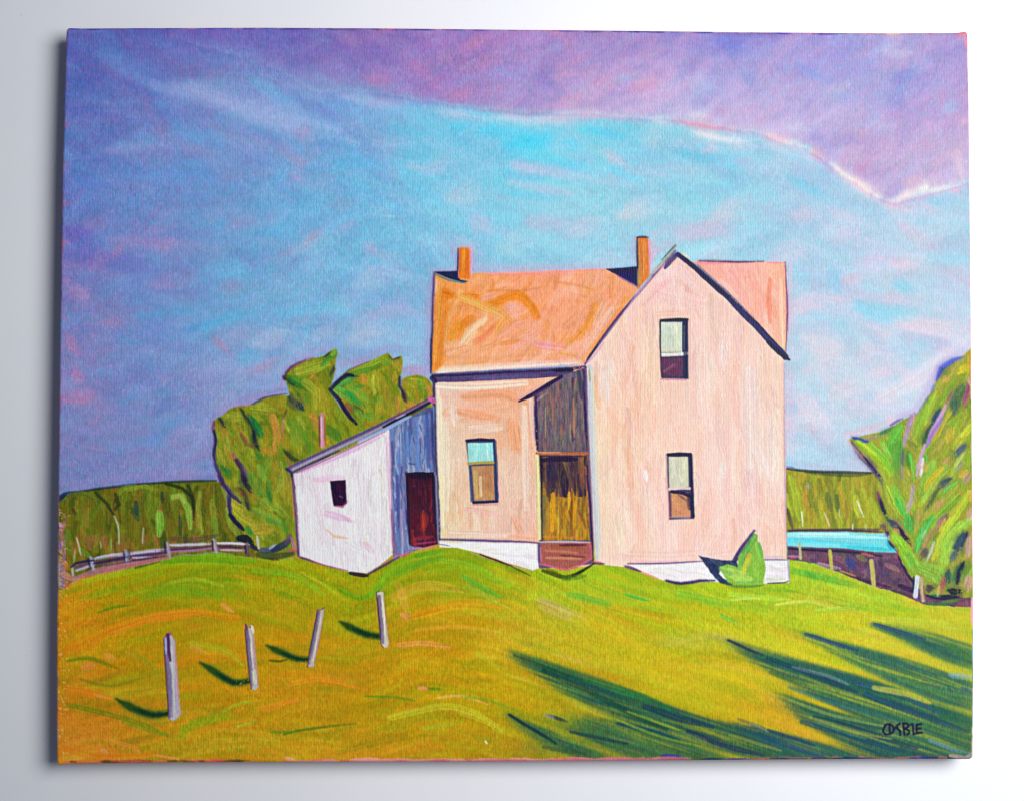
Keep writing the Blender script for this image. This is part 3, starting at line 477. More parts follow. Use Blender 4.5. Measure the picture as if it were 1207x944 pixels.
for c, w, pts, a in [
 (NAV, 5, '389,459 393,464 400,472 406,482 413,492 420,500', .95), (NAV, 5, '390,459 396,452 403,446 410,442 416,443', .9), ('5c3c50', 2, '404,443 412,436 424,431 436,426', .7), ('c080b8', 1.5, '415,433 430,426', .6), ('201c3c', 3.5, '471,445 471,455 474,462', .85), ('4c3848', 1.8, '458,420 463,425', .6),
 ('3c2440', 3, '335,447 337,440 343,433 352,428 360,425', .8), ('8c4c7c', 3, '342,436 350,430 362,424 370,422', .6), ('4c2440', 4, '334,444 336,448', .9), ('7c7cb4', 4, '318,462 330,459 338,459', .5), ('3c3c58', 2, '300,475 310,469 325,466 338,464', .75), ('4c4468', 2.5, '296,477 306,472 314,468', .7), ('c07c9c', 2, '280,479 296,477', .5),
 ('6c3454', 4, '252,497 251,505 252,510', .8), (NAV, 3.5, '252,508 254,520 252,535 254,548', .95), (NAV, 3.5, '253,545 258,558 262,566', .9), (NAV, 4, '259,560 265,574 270,580', .9), ('3c1c38', 3, '257,560 263,572', .7), (NAV, 4.5, '270,578 270,595 272,608', .95), (NAV, 5.5, '271,606 277,614 287,624', .98), (NAV, 4, '266,572 272,582 284,592', .85),
 ('101828', 9, '282,634 290,634 297,640', .9), (NAV, 5, '297,642 304,648', .8), ('3c4470', 7, '308,648 318,648 326,645', .8), ('242c48', 8, '322,648 334,642 342,636', .85), ('c8cfc0', 3, '303,632 305,646', .9), ('a8b0c8', 3, '318,646 324,642', .8), ('5c4c60', 6, '338,640 342,630', .7), ('d06c98', 4, '344,634 348,648', .75), ('a8485c', 4, '340,648 350,650', .7),
 ('203028', 8, '304,653 325,655 345,652', .6), ('d08a54', 3, '346,560 350,600 351,630', .5)]:
    B(c, w, pts, a, soft=1.3, dry=0.3, br=0.7, h=0.6)

SCAT = 1.35
# fence at the left edge of the meadow
R_F = part('painted_fence', None, 'small grey post and rail fence at the left')
for c, w, pts, a in [('8c8cac', 4.5, '112,658 130,654 158,652', .95), ('9c9cb8', 3.5, '90,672 104,667 112,664', .95), ('a0a0bc', 4.5, '154,652 175,649 197,647', .9), ('3c2848', 3.5, '158,655 180,653 198,651', .9), ('a4a4c0', 3, '156,657 180,656', .8),
    ('acaec4', 4, '199,642 225,641 252,640', .95), ('8c6c84', 4, '200,650 225,648 252,645', .8), ('54344c', 3.5, '204,646 225,645 250,643', .8), ('c0c0d0', 3.5, '256,640 275,640 294,641', .95), ('4c2c40', 3, '258,645 292,645', .9), ('b8b8c8', 2.5, '260,648 290,648', .85)]:
    B(c, w*.85, pts, a*.9, soft=1.2, dry=0.4, br=1.0, h=0.6, reg=R_F, wob=1.0)
for c, w, pts in [('8c8ca4', 5, '107,657 110,671'), ('8890a8', 5, '148,649 150,662'), ('b0a8c0', 1.8, '152,649 153,661'), ('887c90', 5, '197,640 200,656'), ('948c9c', 5, '252,636 255,651'), ('5c4050', 5, '292,640 292,654'), ('a0a0a8', 3.5, '85,668 86,678')]:
    B(c, w*.8, pts, 0.9, soft=1.1, dry=0.2, br=0.9, tap=(1, .8), reg=R_F, wob=1)
for c, w, pts in [('28203c', 2.2, '146,650 147,661'), ('24243c', 2, '104.5,658 106,668'), ('34243c', 2.5, '194.5,639 195,652'), ('34203c', 2.5, '250,637 251,648'), ('2c2038', 2.5, '289,642 290,652'), ('20203c', 3, '84,668 90,663 110,660')]:
    B(c, w, pts, 0.9, soft=1.0, dry=0.1)
for c, w, pts, a in [('2c203c', 2.4, '110,664 150,656', .8), ('34243c', 2.4, '156,660 196,654', .7), ('3c2434', 2.2, '202,648 250,644', .7), ('3c2434', 2, '258,644 290,644', .75), ('2c1c34', 2, '112,668 148,662 196,655', .45), ('241c34', 2.2, '152,647 153,662', .6), ('c8c8d4', 1.6, '114,656 146,651', .6), ('c8c8d8', 1.6, '204,642 248,640', .6), ('c8c8d8', 1.6, '158,651 192,648', .6)]:
    B(c, w, pts, a, soft=1.2, dry=.5, wob=1.2)
R_FP = part('painted_fence_post', None, 'thin pale post at the right bank, nearest the house')
for k, (c, w, pts) in enumerate([('b8b890', 3, '942.5,640 943.5,658'), ('b8b458', 4, '978,649 980.5,671'), ('c4b86c', 5.5, '1027,661 1030,689')]):
    if k: R_FP = part('painted_fence_post', None, ['', 'short yellowish post at the right bank', 'taller cream post at the right bank'][k])
    B(c, w, pts, 0.95, soft=1.0, dry=0.1, tap=(1, .9), reg=R_FP)

# ------------------------------------------------------------------ tree at the right edge
R_RT = part('painted_tree', None, 'large feathery green tree cut by the right edge')
rt = pmask('1000,519 1005,515 1022,513 1037,509 1053,502 1066,494 1082,487 1090,473 1101,458 1104,447 1112,430 1123,424 1136,419 1143,412 1160,405 1160,704 1136,704 1118,700 1092,700 1080,690 1066,668 1058,650 1048,637 1046,622 1036,596 1033,582 1038,568 1029,554 1017,541', soft=1.3, wob=1.6)
lay(rt, (148,152,62), R_RT)
def rt_ang(x, y):
    return -62 if x > 1078 else 62
scatter(rt, 330, (145,160,60), rt_ang, 34, 6, [('88b840', .8), ('6c9c38', .8), ('c8b048', .7), ('a8c040', .7), ('a88a5c', .6), ('58803c', .6), ('c89860', .4), ('6c7060', .4)], a=0.65, seed=60, jit=0.16, dry=0.4, soft=1.3, h=0.8)
for c, w, pts, a in [
 ('4c4860', 5, '1003,521 1015,538 1028,552 1040,570', .95), (NAV, 3.5, '1018,538 1028,550 1042,568', .85), ('c89090', 2, '1000,520 1012,534 1022,545', .6), ('2c3c9c', 5, '1005,515 1015,519 1024,521', .9), ('b09878', 5, '1020,517 1040,514', .7), ('2c6c58', 5, '1036,512 1048,506 1055,502', .7), ('5c4c98', 3, '1050,501 1058,496 1064,493', .8),
 ('a0c83c', 9, '1011,521 1024,530 1040,545 1050,560', .9), ('7cc040', 7, '1026,524 1042,540 1052,556', .8), ('bcd048', 5, '1018,524 1032,536', .8), ('54a440', 14, '1055,508 1052,525 1055,545', .85), ('6cb848', 12, '1060,504 1052,520', .8), ('4c9840', 9, '1062,520 1058,550 1060,565', .7), ('88c850', 5, '1040,522 1050,540', .8),
 ('9c88a8', 5, '1074,490 1070,505 1066,525', .85), ('a88cb8', 6, '1078,488 1072,500', .7), ('c8a080', 2.5, '1077,490 1074,512', .7), ('4c5468', 4, '1064,530 1064,550', .7), ('8c7c70', 5, '1062,550 1063,565', .6), ('487c3c', 6, '1070,532 1072,555', .8), ('6cd058', 3, '1072,535 1077,555 1078,566', .85),
 ('88b040', 10, '1095,472 1086,492 1078,515', .85), ('98bc44', 7, '1104,462 1096,478 1090,500', .8), ('b89c50', 8, '1113,448 1122,440', .7), ('a8a84c', 10, '1108,450 1104,462', .7), ('6c8c40', 10, '1112,440 1120,434', .7), ('3c4cb0', 6, '1104,448 1110,434 1120,427 1134,421', .85), ('5c68c8', 5, '1112,432 1124,424 1136,421', .7), ('4c74c8', 3, '1098,462 1102,452', .7), ('6c60b8', 2.5, '1082,487 1090,474 1098,462', .5),
 ('204458', 6, '1108,482 1102,492 1096,504', .95), ('2c4c40', 6, '1096,502 1090,518 1088,530', .85), ('b890c8', 4.5, '1115,478 1106,495 1098,508 1092,525', .9), ('8c70c0', 4, '1110,494 1100,510 1092,526', .85), ('d8a898', 2.5, '1118,472 1110,488', .8), ('e09070', 2, '1108,502 1098,518', .6), ('c8a0c0', 4, '1090,524 1085,540 1080,560', .9), ('eee8f0', 4, '1088,540 1086,552 1084,562', .95), ('b8a0c0', 4, '1076,572 1074,590 1068,605', .8), ('c8a0a0', 4, '1068,592 1066,608', .8),
 ('4c6848', 14, '1135,455 1128,470 1122,486', .85), ('3c5c50', 9, '1126,470 1124,490', .7), ('8c4478', 4, '1141,452 1140,462 1136,475', .85), ('b85880', 3, '1142,462 1138,478', .7), ('9c4c80', 2.5, '1123,462 1116,474', .7), ('e0a8a0', 6, '1142,446 1146,455', .7), ('f0b0b4', 4, '1146,455 1146,470', .8),
 ('d0bc38', 8, '1140,432 1130,440', .8), ('e8b840', 6, '1143,416 1144,440', .8), ('c8b048', 9, '1122,505 1118,520', .8), ('b8c048', 9, '1140,510 1130,520 1125,528', .8), ('c8d048', 7, '1144,502 1134,514', .7), ('4c6070', 7, '1138,524 1130,532 1124,540', .9), ('8c8c80', 6, '1134,545 1126,555', .6), ('a8c070', 5, '1135,535 1126,550', .7), ('c89868', 5, '1118,540 1112,546', .6),
 ('5cb858', 4, '1091,536 1094,550', .8), ('88b84c', 9, '1100,545 1092,562 1086,580', .8), ('98c050', 10, '1116,550 1100,566 1088,590', .8), ('c8b83c', 7, '1110,552 1098,564 1090,578', .85), ('c0a858', 7, '1092,545 1090,555', .6), ('3c4c58', 6, '1122,563 1112,568 1104,578', .9), ('4c5c44', 5, '1106,576 1096,592 1090,602', .8), ('5c6060', 4, '1118,568 1108,576', .7), ('5cb45c', 3.5, '1128,568 1118,574 1112,582', .8),
 ('a0b448', 8, '1128,572 1112,590 1100,605', .8), ('c89c68', 8, '1112,590 1100,600', .7), ('d8a850', 7, '1132,560 1140,555', .7), ('b89090', 7, '1142,560 1136,568', .7), ('5c6050', 3, '1126,592 1116,602 1104,612', .85), ('84b040', 9, '1130,585 1110,605 1092,622', .85), ('b8cc44', 9, '1142,580 1130,600 1118,620', .8), ('e0a060', 4, '1146,578 1144,590', .7),
 ('a8c848', 9, '1046,575 1052,590 1060,606', .85), ('70b444', 8, '1054,575 1062,594 1068,610', .85), ('4cac4c', 5, '1056,588 1066,608', .8), (NAV, 5, '1035,582 1040,598 1046,610', .9), ('7c4c58', 4, '1034,578 1036,592', .8), ('4c4860', 8, '1046,612 1056,620 1066,632', .9), (NAV, 5, '1060,622 1068,634 1074,642', .9), ('5c4c58', 6, '1038,618 1046,624', .7),
 ('4cac50', 12, '1070,610 1074,625', .8), ('8c9848', 8, '1080,605 1080,625', .7), ('c09c58', 5, '1084,600 1082,618', .6), ('58b454', 9, '1098,610 1086,628 1080,650', .85), ('6cc060', 6, '1092,618 1082,640', .8), ('84c040', 11, '1054,630 1066,646 1076,664', .9), ('98cc48', 7, '1052,628 1062,640', .8), ('c89c50', 5, '1054,624 1060,628', .6), (NAV, 4, '1044,626 1050,634', .9), ('2c2848', 3.5, '1047,637 1056,648', .9),
 ('78b848', 14, '1072,656 1080,672', .85), ('a08070', 8, '1112,610 1104,622', .8), ('7c5c68', 7, '1116,608 1108,616', .7), ('a89060', 7, '1096,628 1088,648', .75), ('5c5458', 9, '1092,646 1086,660', .8), ('c0c8c8', 2.5, '1101,638 1097,650 1092,662', .9), ('d0e0c8', 1.8, '1090,625 1086,635', .7), ('c8b048', 5, '1114,612 1108,625', .8),
 ('b8cc48', 10, '1122,612 1112,632 1104,652', .85), ('9cc84c', 13, '1132,618 1116,638 1108,660', .8), ('c8c840', 7, '1100,658 1106,650', .7), ('88b84c', 18, '1090,670 1104,676 1108,684', .85), ('9ccc50', 10, '1120,640 1112,668', .8), ('a4d058', 9, '1145,612 1132,622', .7), ('34485c', 11, '1136,628 1130,642 1126,655', .92), ('242c50', 3, '1140,626 1138,636', .9), ('4c6468', 7, '1126,650 1120,662', .8),
 ('bc988c', 9, '1143,635 1140,655', .8), ('d8a8a0', 8, '1146,600 1142,612', .7), ('2c4c54', 8, '1118,672 1116,690', .85), ('4c7c4c', 11, '1132,665 1124,690', .8), ('141c3c', 5, '1136,662 1132,670 1128,678', .9), ('141c38', 5, '1130,672 1128,690', .8), ('c0988c', 9, '1142,680 1140,695', .8), ('58803c', 8, '1142,662 1136,680', .6), ('1c2434', 9, '1118,695 1128,698 1138,696', .9), ('a86858', 6, '1110,690 1112,684', .8), ('9c6058', 5, '1113,680 1110,698', .8),
 ('3c3c48', 10, '1094,690 1100,698', .8), ('58905c', 5, '1100,700 1110,702', .5)]:
    d_ = sum(C(c)) < 1.25
    if d_: B(c, w*1.9, pts, a*.3, soft=5, dry=0.6, br=1.0, h=0.5, wob=1.2, tap=(.4, .3)); w *= .8
    B(c, w*(1.15 if d_ else 1.1), pts, a, soft=2.0, dry=0.6 if d_ else 0.45, br=1.0, h=0.8, mask=None, tap=(.35, .25) if d_ else (.7, .5), wob=1.2)
R_TK = part('trunk', R_RT, None)
B('d4dcec', 5.5, '1081,680 1080,690 1079,702', .95, reg=R_TK, tap=(1, 1), dry=.1); B('b8a888', 5, '1086,682 1087,695 1088,707', .95, reg=R_TK, tap=(1, 1), dry=.1); B('7c5848', 2.5, '1089,690 1090,706', .8, dry=.1)
B('c0b070', 3, '1107,690 1105,702', .8, dry=.1); B('2c3448', 3, '1077,680 1076,698', .8)
for c, w, pts, a in [('44703c', 4, '1092,711 1112,712 1128,708', .7), ('5c8438', 3, '1110,709 1130,706', .6), ('3c4c34', 3, '1052,696 1074,702', .7)]: B(c, w, pts, a)

# ------------------------------------------------------------------ farmhouse
R_H = part('painted_farmhouse', None, 'two storey pink farmhouse with orange roofs and a gabled front')
wing = pmask('511,446 632,440 690,428 700,500 700,666 668,668 633,670 600,664 570,653 539,645 518,645 514,560', soft=1.0, wob=.6)
W_F = full_field([(530,470,225,195,180),(560,480,235,165,130),(600,470,235,175,140),(610,510,225,165,130),(530,520,220,195,170),(600,560,222,185,160),(530,580,222,190,160),(560,610,230,200,180),(610,620,225,175,155),(520,620,220,200,150)], 22)
lay(wing, W_F, R_H)
W_F = W_F*0.93+0.07; lay(wing, W_F, R_H)
scatter(wing, 70, W_F, 86, 44, 12, [('f0d8c4', .7), ('e8a47c', .5), ('ecd0bc', .6)], a=0.45, seed=170, jit=0.12, dry=0.5, soft=3.5, h=0.5, br=.5)
scatter(wing, 70, W_F, 86, 30, 6, [('e8c8b4', .7), ('e09870', .6), ('ecd8c8', .6), ('e8ac88', .6), ('e0c8a0', .4)], a=0.55, seed=70, jit=0.08, dry=0.5, soft=1.5, h=0.6)
scatter(wing*(YY < 530), 45, W_F, -8, 24, 5, [('e08c5c', .6), ('ecd0bc', .5), ('e8b090', .5)], a=0.45, seed=71, jit=0.3, dry=0.5, soft=1.5)
for c, w, pts, a in [('e0946c', 9, '548,468 590,465 620,475', .6), ('e08c60', 8, '540,485 580,492', .5), ('e4986c', 12, '604,500 608,530', .55), ('ecd4c4', 7, '516,455 560,456 620,452', .8), ('e2d4b4', 6, '517,470 519,560 521,620', .8), ('ece0c8', 7, '524,500 526,600', .7), ('d8cc68', 3, '519,560 520,600', .6), ('e8d0c0', 10, '556,505 590,503', .6),
    ('e4a080', 7, '605,610 615,630', .4), ('f0dcd0', 6, '534,480 536,500', .6), ('f4e4d8', 6, '618,480 620,600', .6), ('dca4a4', 5, '548,600 590,606', .5), ('e8c8b8', 6, '530,628 600,630', .7), ('e8a888', 5, '600,632 630,634', .6), ('d8c8c8', 4, '625,470 629,520', .6), ('c8c0c8', 3, '514,460 516,540', .5)]:
    B(c, w*1.3, pts, a, mask=wing, soft=2.2, dry=0.45, br=0.9, h=0.8)
gab = pmask('690,430 722,386 752,345 778,315 797,298 812,308 850,342 890,382 924,418 925,480 926,556 927,660 930,686 905,687 870,688 839,685 803,687 778,683 740,668 702,664 697,560', soft=1.0, wob=.5)
G_F = full_field([(790,320,232,188,188),(760,360,232,198,195),(740,400,238,200,180),(720,440,228,205,200),(860,380,230,195,190),(820,400,235,200,190),(740,480,235,190,165),(800,500,236,202,190),(860,460,235,200,192),(905,460,236,205,195),
    (720,540,228,205,180),(770,560,234,195,180),(850,540,238,208,205),(905,540,236,215,205),(730,620,232,208,190),(780,620,235,200,195),(850,620,236,198,192),(900,620,238,205,195)], 26)
lay(gab, G_F, R_H)
G_F = (G_F*0.88+0.12)*np.array([1.02, 1.0, .975], np.float32)+np.array([.015, .01, 0], np.float32); lay(gab, G_F, R_H)
scatter(gab, 150, G_F, 87, 60, 15, [('f6dcd4', .7), ('f0b098', .6), ('f4d0cc', .7), ('f4d8c4', .5), ('f0bcc0', .6)], a=0.42, seed=172, jit=0.1, dry=0.5, soft=4, h=0.5, br=.5)
scatter(gab, 110, G_F, 87, 44, 8, [('f4d8d0', .7), ('ecA48c', .6), ('f6e4e0', .5), ('f0b4ac', .6), ('ecbcc4', .5)], a=0.5, seed=72, jit=0.07, dry=0.5, soft=2, h=0.6)
for c, w, pts, a in [('f4dcdc', 9, '775,330 797,318 820,340', .6), ('dc8c90', 4, '758,360 775,342 790,330', .4), ('d88c84', 5, '803,334 815,345', .5), ('ecc4c4', 14, '780,345 830,360', .5), ('ecd0b0', 9, '765,385 763,430 760,520', .6), ('f0dcc0', 8, '772,400 770,480', .5), ('e8b098', 8, '776,371 808,370', .5), ('e4a484', 8, '745,410 735,460', .5), ('e8a888', 10, '750,440 748,490', .4),
    ('f0dcd0', 9, '825,400 824,470', .6), ('f4e0e0', 9, '855,405 853,430', .7), ('f0e4d4', 8, '836,420 840,470', .5), ('ecd8b0', 5, '896,410 897,470', .5), ('f2e8e8', 18, '885,440 886,520 888,580', .6), ('ece8e8', 14, '905,500 906,560', .5), ('f4e8e0', 5, '852,545 850,575', .8), ('faf4ec', 3, '852,546 852,562', .9), ('fcf8f4', 6, '760,557 761,566', .95),
    ('f0e4d8', 14, '764,575 766,620', .5), ('ece0c0', 10, '728,610 732,640', .7), ('f2ead0', 5, '720,620 738,652', .5), ('e8e4b0', 4, '712,600 716,650', .5), ('e8a07c', 8, '738,530 744,555', .4), ('e8ac98', 8, '748,590 752,625', .45), ('eca890', 8, '870,520 872,560', .3), ('ecb4b8', 16, '885,560 890,600', .5), ('f0a8b0', 3, '924,480 925,560 926,640', .6), ('ece0e0', 9, '824,640 826,660', .5),
    ('f0d8b8', 4, '918,420 920,470 921,560', .7), ('e8c8c0', 10, '740,655 800,655 860,650', .5), ('e4b4b8', 7, '722,655 760,658', .4), ('f4ece8', 6, '712,440 716,470', .8), ('f0ece4', 6, '719,425 721,445', .7), ('e8a060', 3, '702,445 703,470 705,480', .8), ('ecc090', 3, '707,470 708,510', .6)]:
    B(c, w*1.25, pts, a*.6, mask=gab, soft=4, dry=0.45, br=0.9, h=0.8)
# corner board, pale blue grey and navy
B('b8c0cc', 6, '695,432 697,500 701,580 704,658', .85, dry=.2, soft=1.2); B('dcdcc8', 4, '698,436 702,520 705,600 708,655', .7, dry=.3); B('9c9c60', 2, '694.5,436 695.5,450', .7); B('c8d0d0', 3, '703,560 707,640', .6)

# foundation
R_FD = part('foundation', R_H, None)
f1 = pmask('518,637 560,637.5 600,639 635,641 635,669 628,672 600,663 570,652 539,645 518,644', soft=1.0, wob=.4)
lay(f1, (240,238,240), R_FD); f2 = pmask('740,665 790,663 836,661 930,659 931,685 905,687 870,688 839,685 803,687 778,682', soft=1.0, wob=.4); lay(f2, (240,236,240), R_FD)
ff = np.maximum(f1, f2); R_FD2 = part('foundation', R_H, None); REG[f2 > .5] = R_FD2
scatter(ff, 60, (240,238,240), 8, 26, 5, [('f0eef0', .8), ('d8d0dc', .7), ('e8e0c8', .5), ('ecd4dc', .4)], a=0.5, seed=74, jit=0.2, dry=0.4, soft=1.2, h=0.8)
for c, w, pts, a in [(NAV, 2.2, '518,635.5 550,636 600,637.5 634,639.5', .85), ('d8c860', 1.6, '524,638 545,639', .6), ('2c2848', 1.6, '518,641 530,643', .5), ('4c3c70', 1.8, '740,664 780,663.5 828,661', .85), ('dca0b4', 2, '750,661 800,661', .5), ('70688c', 2, '893,659.5 915,659 929,659.5', .8), ('c8c4e0', 2.5, '898,656 926,656', .5),
    ('c8a0b4', 2, '555,651 600,665 625,673', .7), ('2c1c30', 2.2, '566,653 585,660 604,667', .8), ('8c7ca4', 1.8, '929,660 930.5,684', .8), ('c8d0b8', 5, '905,682 925,681', .5), ('e88070', 2, '742,667 760,675 775,681', .7), (NAV, 2.6, '737,667 755,673', .8), (NAV, 3, '785,684 803,687 825,684 842,684', .9), ('382c20', 2, '604,668 625,678', .6),
    ('302838', 1.8, '905,687 925,686 930,684', .7), (NAV, 2.5, '635,640 635.5,668', .9)]:
    B(c, w, pts, a, soft=1.0, dry=.2, h=.4)

# roofs
R_R = part('roof', R_H, 'long orange roof of the side wing')
roof = pmask('511,322 540,330 555,322.5 600,321 660,319 714,317 752,318 752,342 735,366 715,394 690,428 650,432 600,435 550,438 510,440 508,430 510,370', soft=1.0, wob=.5)
RF = full_field([(525,350,215,135,50),(520,400,215,130,55),(560,340,225,150,85),(600,330,235,160,105),(650,335,232,158,105),(700,335,235,165,105),(560,370,225,150,75),(600,370,230,155,100),(640,370,228,155,100),(700,370,228,152,85),(560,410,230,165,115),(620,410,232,168,125),(670,400,230,160,105),(700,400,232,170,115),(560,432,235,190,150),(650,428,236,190,150)], 22)
RF = RF*np.array([.93, .93, .93], np.float32)+np.array([.075, .055, .05], np.float32); lay(roof, RF, R_R)
def roof_ang(x, y): return -58 if x > 640 else (-62 if x < 560 else -35)
scatter(roof, 110, RF, roof_ang, 44, 13, [('e08028', .6), ('f4c498', .6), ('ec9c68', .6), ('f0b088', .5)], a=0.5, seed=175, jit=0.4, dry=0.4, soft=3, h=0.8)
scatter(roof, 90, RF, roof_ang, 30, 6, [('d87820', .6), ('f0c090', .6), ('e89058', .6), ('e8a060', .5), ('f0b0a0', .5), ('d88c30', .5)], a=0.55, seed=75, jit=0.35, dry=0.45, soft=1.5, h=0.9)
for c, w, pts, a in [('cf7420', 10, '524,345 518,390 514,430', .7), ('e0a850', 3, '520,335 515,380 512,425', .7), ('d06c18', 6, '525,346 537,350', .8), ('d87820', 8, '548,350 565,352', .8), ('e07c18', 8, '572,360 590,355 608,348 618,352 628,364 633,374', .9), ('dc7818', 5, '565,358 585,362', .7), ('e0a04c', 8, '545,350 565,360 590,368 600,378', .8),
    ('ecc06c', 5, '545,352 570,362 592,374', .7), ('e0a448', 5, '592,380 584,392', .7), ('f0dcae', 4, '543,405 555,390 572,376', .95), ('f0d8b0', 3, '550,405 560,392', .8), ('d87c50', 5, '562,403 572,396 582,386', .85), ('d07820', 6, '541,388 548,380 558,374', .8), ('e0942c', 6, '532,400 540,378', .7), ('e0a45c', 3, '540,345 528,380 524,408', .8), ('e8b070', 6, '527,405 545,410', .6),
    ('f0b8a0', 12, '530,412 545,408', .5), ('f0b098', 7, '570,352 582,348', .6), ('c88040', 2, '575,343 620,342 640,338', .6), ('c88444', 1.8, '655,332 680,336 700,342', .6), ('d89040', 7, '706,360 696,380 682,398', .75), ('d88c34', 5, '700,360 690,384 674,402', .7), ('f2c49c', 6, '720,366 704,390 690,410', .8), ('f0c8a0', 5, '712,358 700,384', .7), ('e09440', 3, '738,352 716,388 694,420', .8),
    ('f0a8a8', 5, '632,406 650,408 664,410', .75), ('f0b088', 6, '660,345 690,350', .4), ('f4e0c0', 5, '520,436 560,434 620,431 684,427', .9), ('f8ecd8', 2.5, '515,439 560,437 600,434 680,429', .8), ('e0a468', 4, '560,424 620,420 680,420', .4), ('d89c40', 3, '662,416 680,420', .6), ('f49ca8', 2.5, '575,323 630,321 690,318 715,317', .7), ('f0987c', 4, '600,325 680,322', .4),
    ('f0b89c', 9, '600,360 610,372', .5), ('e88048', 6, '650,370 665,350', .3), ('e0e0e0', 2, '515,330 513,345', .7)]:
    B(c, w*1.5, pts, a*.82, mask=roof, soft=3.4, dry=0.4, br=1.0, h=1.0, tap=(.85, .7))
# eave shadow band
for c, w, pts, a in [('3c3460', 10, '512,446.5 560,444.5 600,442.5 655,440 672,438', .95), (NAV, 4, '510,443 560,440.5 600,438.5 650,436 690,433', .95), ('5c5080', 5, '560,447 600,445.5 636,443.5', .6), ('12122c', 4, '655,437 675,436', .9), (NAV, 6, '509,446 513,450', .9), ('f4f0f0', 1.8, '516,439.5 528,438.5', .8)]:
    B(c, w, pts, a, soft=1.0, dry=.15, h=.6, tap=(.9, .8))
B('201c40', 2.2, '512,322 510.5,350 509.8,380 508.5,410 508,440', .95, dry=.1, tap=(.8, .9), wob=.8); B('10103c', 1.8, '508,400 508,440', .8)
# dark smears of shadow behind the chimneys
sm = pmask('511,320.5 539,319.5 542,330 552,332 545,334 530,329', soft=1.0, wob=.4); lay(sm, (26,34,62), R_R); B('5c7c84', 3, '513,323 528,330 548,334', .8, dry=.3)
sm = pmask('714,317 735,316 752,314 753,339 745,334 730,326', soft=1.0, wob=.4); lay(sm, (30,26,66), R_R); B('141034', 4, '722,320 738,318 750,322', .7); B('4c4880', 3, '728,325 742,333 752,339', .5)
# right roof
R_R2 = part('roof', R_H, 'pale orange roof right of the gable')
roof2 = pmask('812,309 818,308.5 860,308 925,309 926.5,342 927.5,380 926,414 900,390 866,354 836,325', soft=1.0, wob=.5)
RF2 = full_field([(840,318,238,165,120),(880,325,240,178,135),(915,325,236,180,120),(890,360,242,175,130),(915,360,238,165,105),(905,385,238,180,130),(920,400,232,190,120),(860,335,240,170,130)], 18)
RF2 = RF2*np.float32(.92)+np.array([.08, .065, .075], np.float32); RF2 = RF2+np.array([.01, .02, .04], np.float32); lay(roof2, RF2, R_R2)
scatter(roof2, 60, RF2, 70, 26, 10, [('f4d4b4', .6), ('f09c74', .5), ('f4bc98', .6), ('f4b8a8', .6)], a=0.42, seed=76, jit=0.2, dry=0.45, soft=1.4, h=0.8)
for c, w, pts, a in [('e88860', 6, '908,330 906,350 908,380', .6), ('f0e0b0', 4, '920,330 921,370 923,408', .6), ('e88c88', 3, '820,311 860,310', .6), ('f2c8a0', 6, '880,330 885,360', .5), ('f0d4b0', 5, '850,330 868,350', .5), ('f080a0', 1.8, '905,310 924,310', .6), ('e8c0a0', 3, '890,378 905,392', .6)]:
    B(c, w, pts, a, mask=roof2, soft=1.3, dry=0.4, h=.9)
B(NAV, 1.8, '824,308 845,308 870,309 900,308.5', .8, dry=.35); B('6c3050', 1.6, '925.5,309 926.5,330 928,360 927,400 926,414', .9, dry=.15); B(NAV, 1.2, '927.5,345 928,390', .6); B('88a080', 2, '838,306.5 850,307', .6)
# rakes of the gable
R_RK = part('roof_edge', R_H, 'dark navy rake board of the gable')
B('242450', 8, '798,300 815,312 838,332 862,354 890,383 912,406 926,421', .98, soft=1.0, dry=.12, tap=(.55, .9), h=.8, reg=R_RK)
B('14143c', 4, '800,299 830,326 858,351', .8, dry=.2); B('3c4060', 4, '868,362 895,390 915,410', .6, dry=.4); B('14183c', 5, '905,403 918,416 930,424', .9, dry=.3, reg=R_RK)
B('34305c', 6, '798,300 790,308 784,316', .85, dry=.3); B('dce0d8', 3, '806,299 812,304', .8); B('b8c0b0', 2, '800,296 820,312 850,338 880,368', .55, dry=.4); B('706c84', 1.6, '822,312 855,342 890,376', .6, dry=.3)
B('6c5880', 3.2, '796,296 780,314 755,343 735,367 715,394 700,414 690,429', .9, dry=.15, reg=R_RK); B('a8a890', 2.6, '797,290 788,302 776,314 762,330', .85, dry=.25, reg=R_RK); B('3c2c5c', 2.2, '750,348 728,374 705,405 689,430', .9, dry=.2)
B('d8a8c8', 2.5, '768,327 752,346 735,370', .6, dry=.4); B('1c1838', 2.6, '704,408 692,424', .9); B('2c2c40', 1.6, '796,289 787,299 780,307', .8); B('c890b8', 3, '692,428 700,420 712,404', .6, dry=.3)
B('f0c0d0', 3, '770,322 783,310', .4)
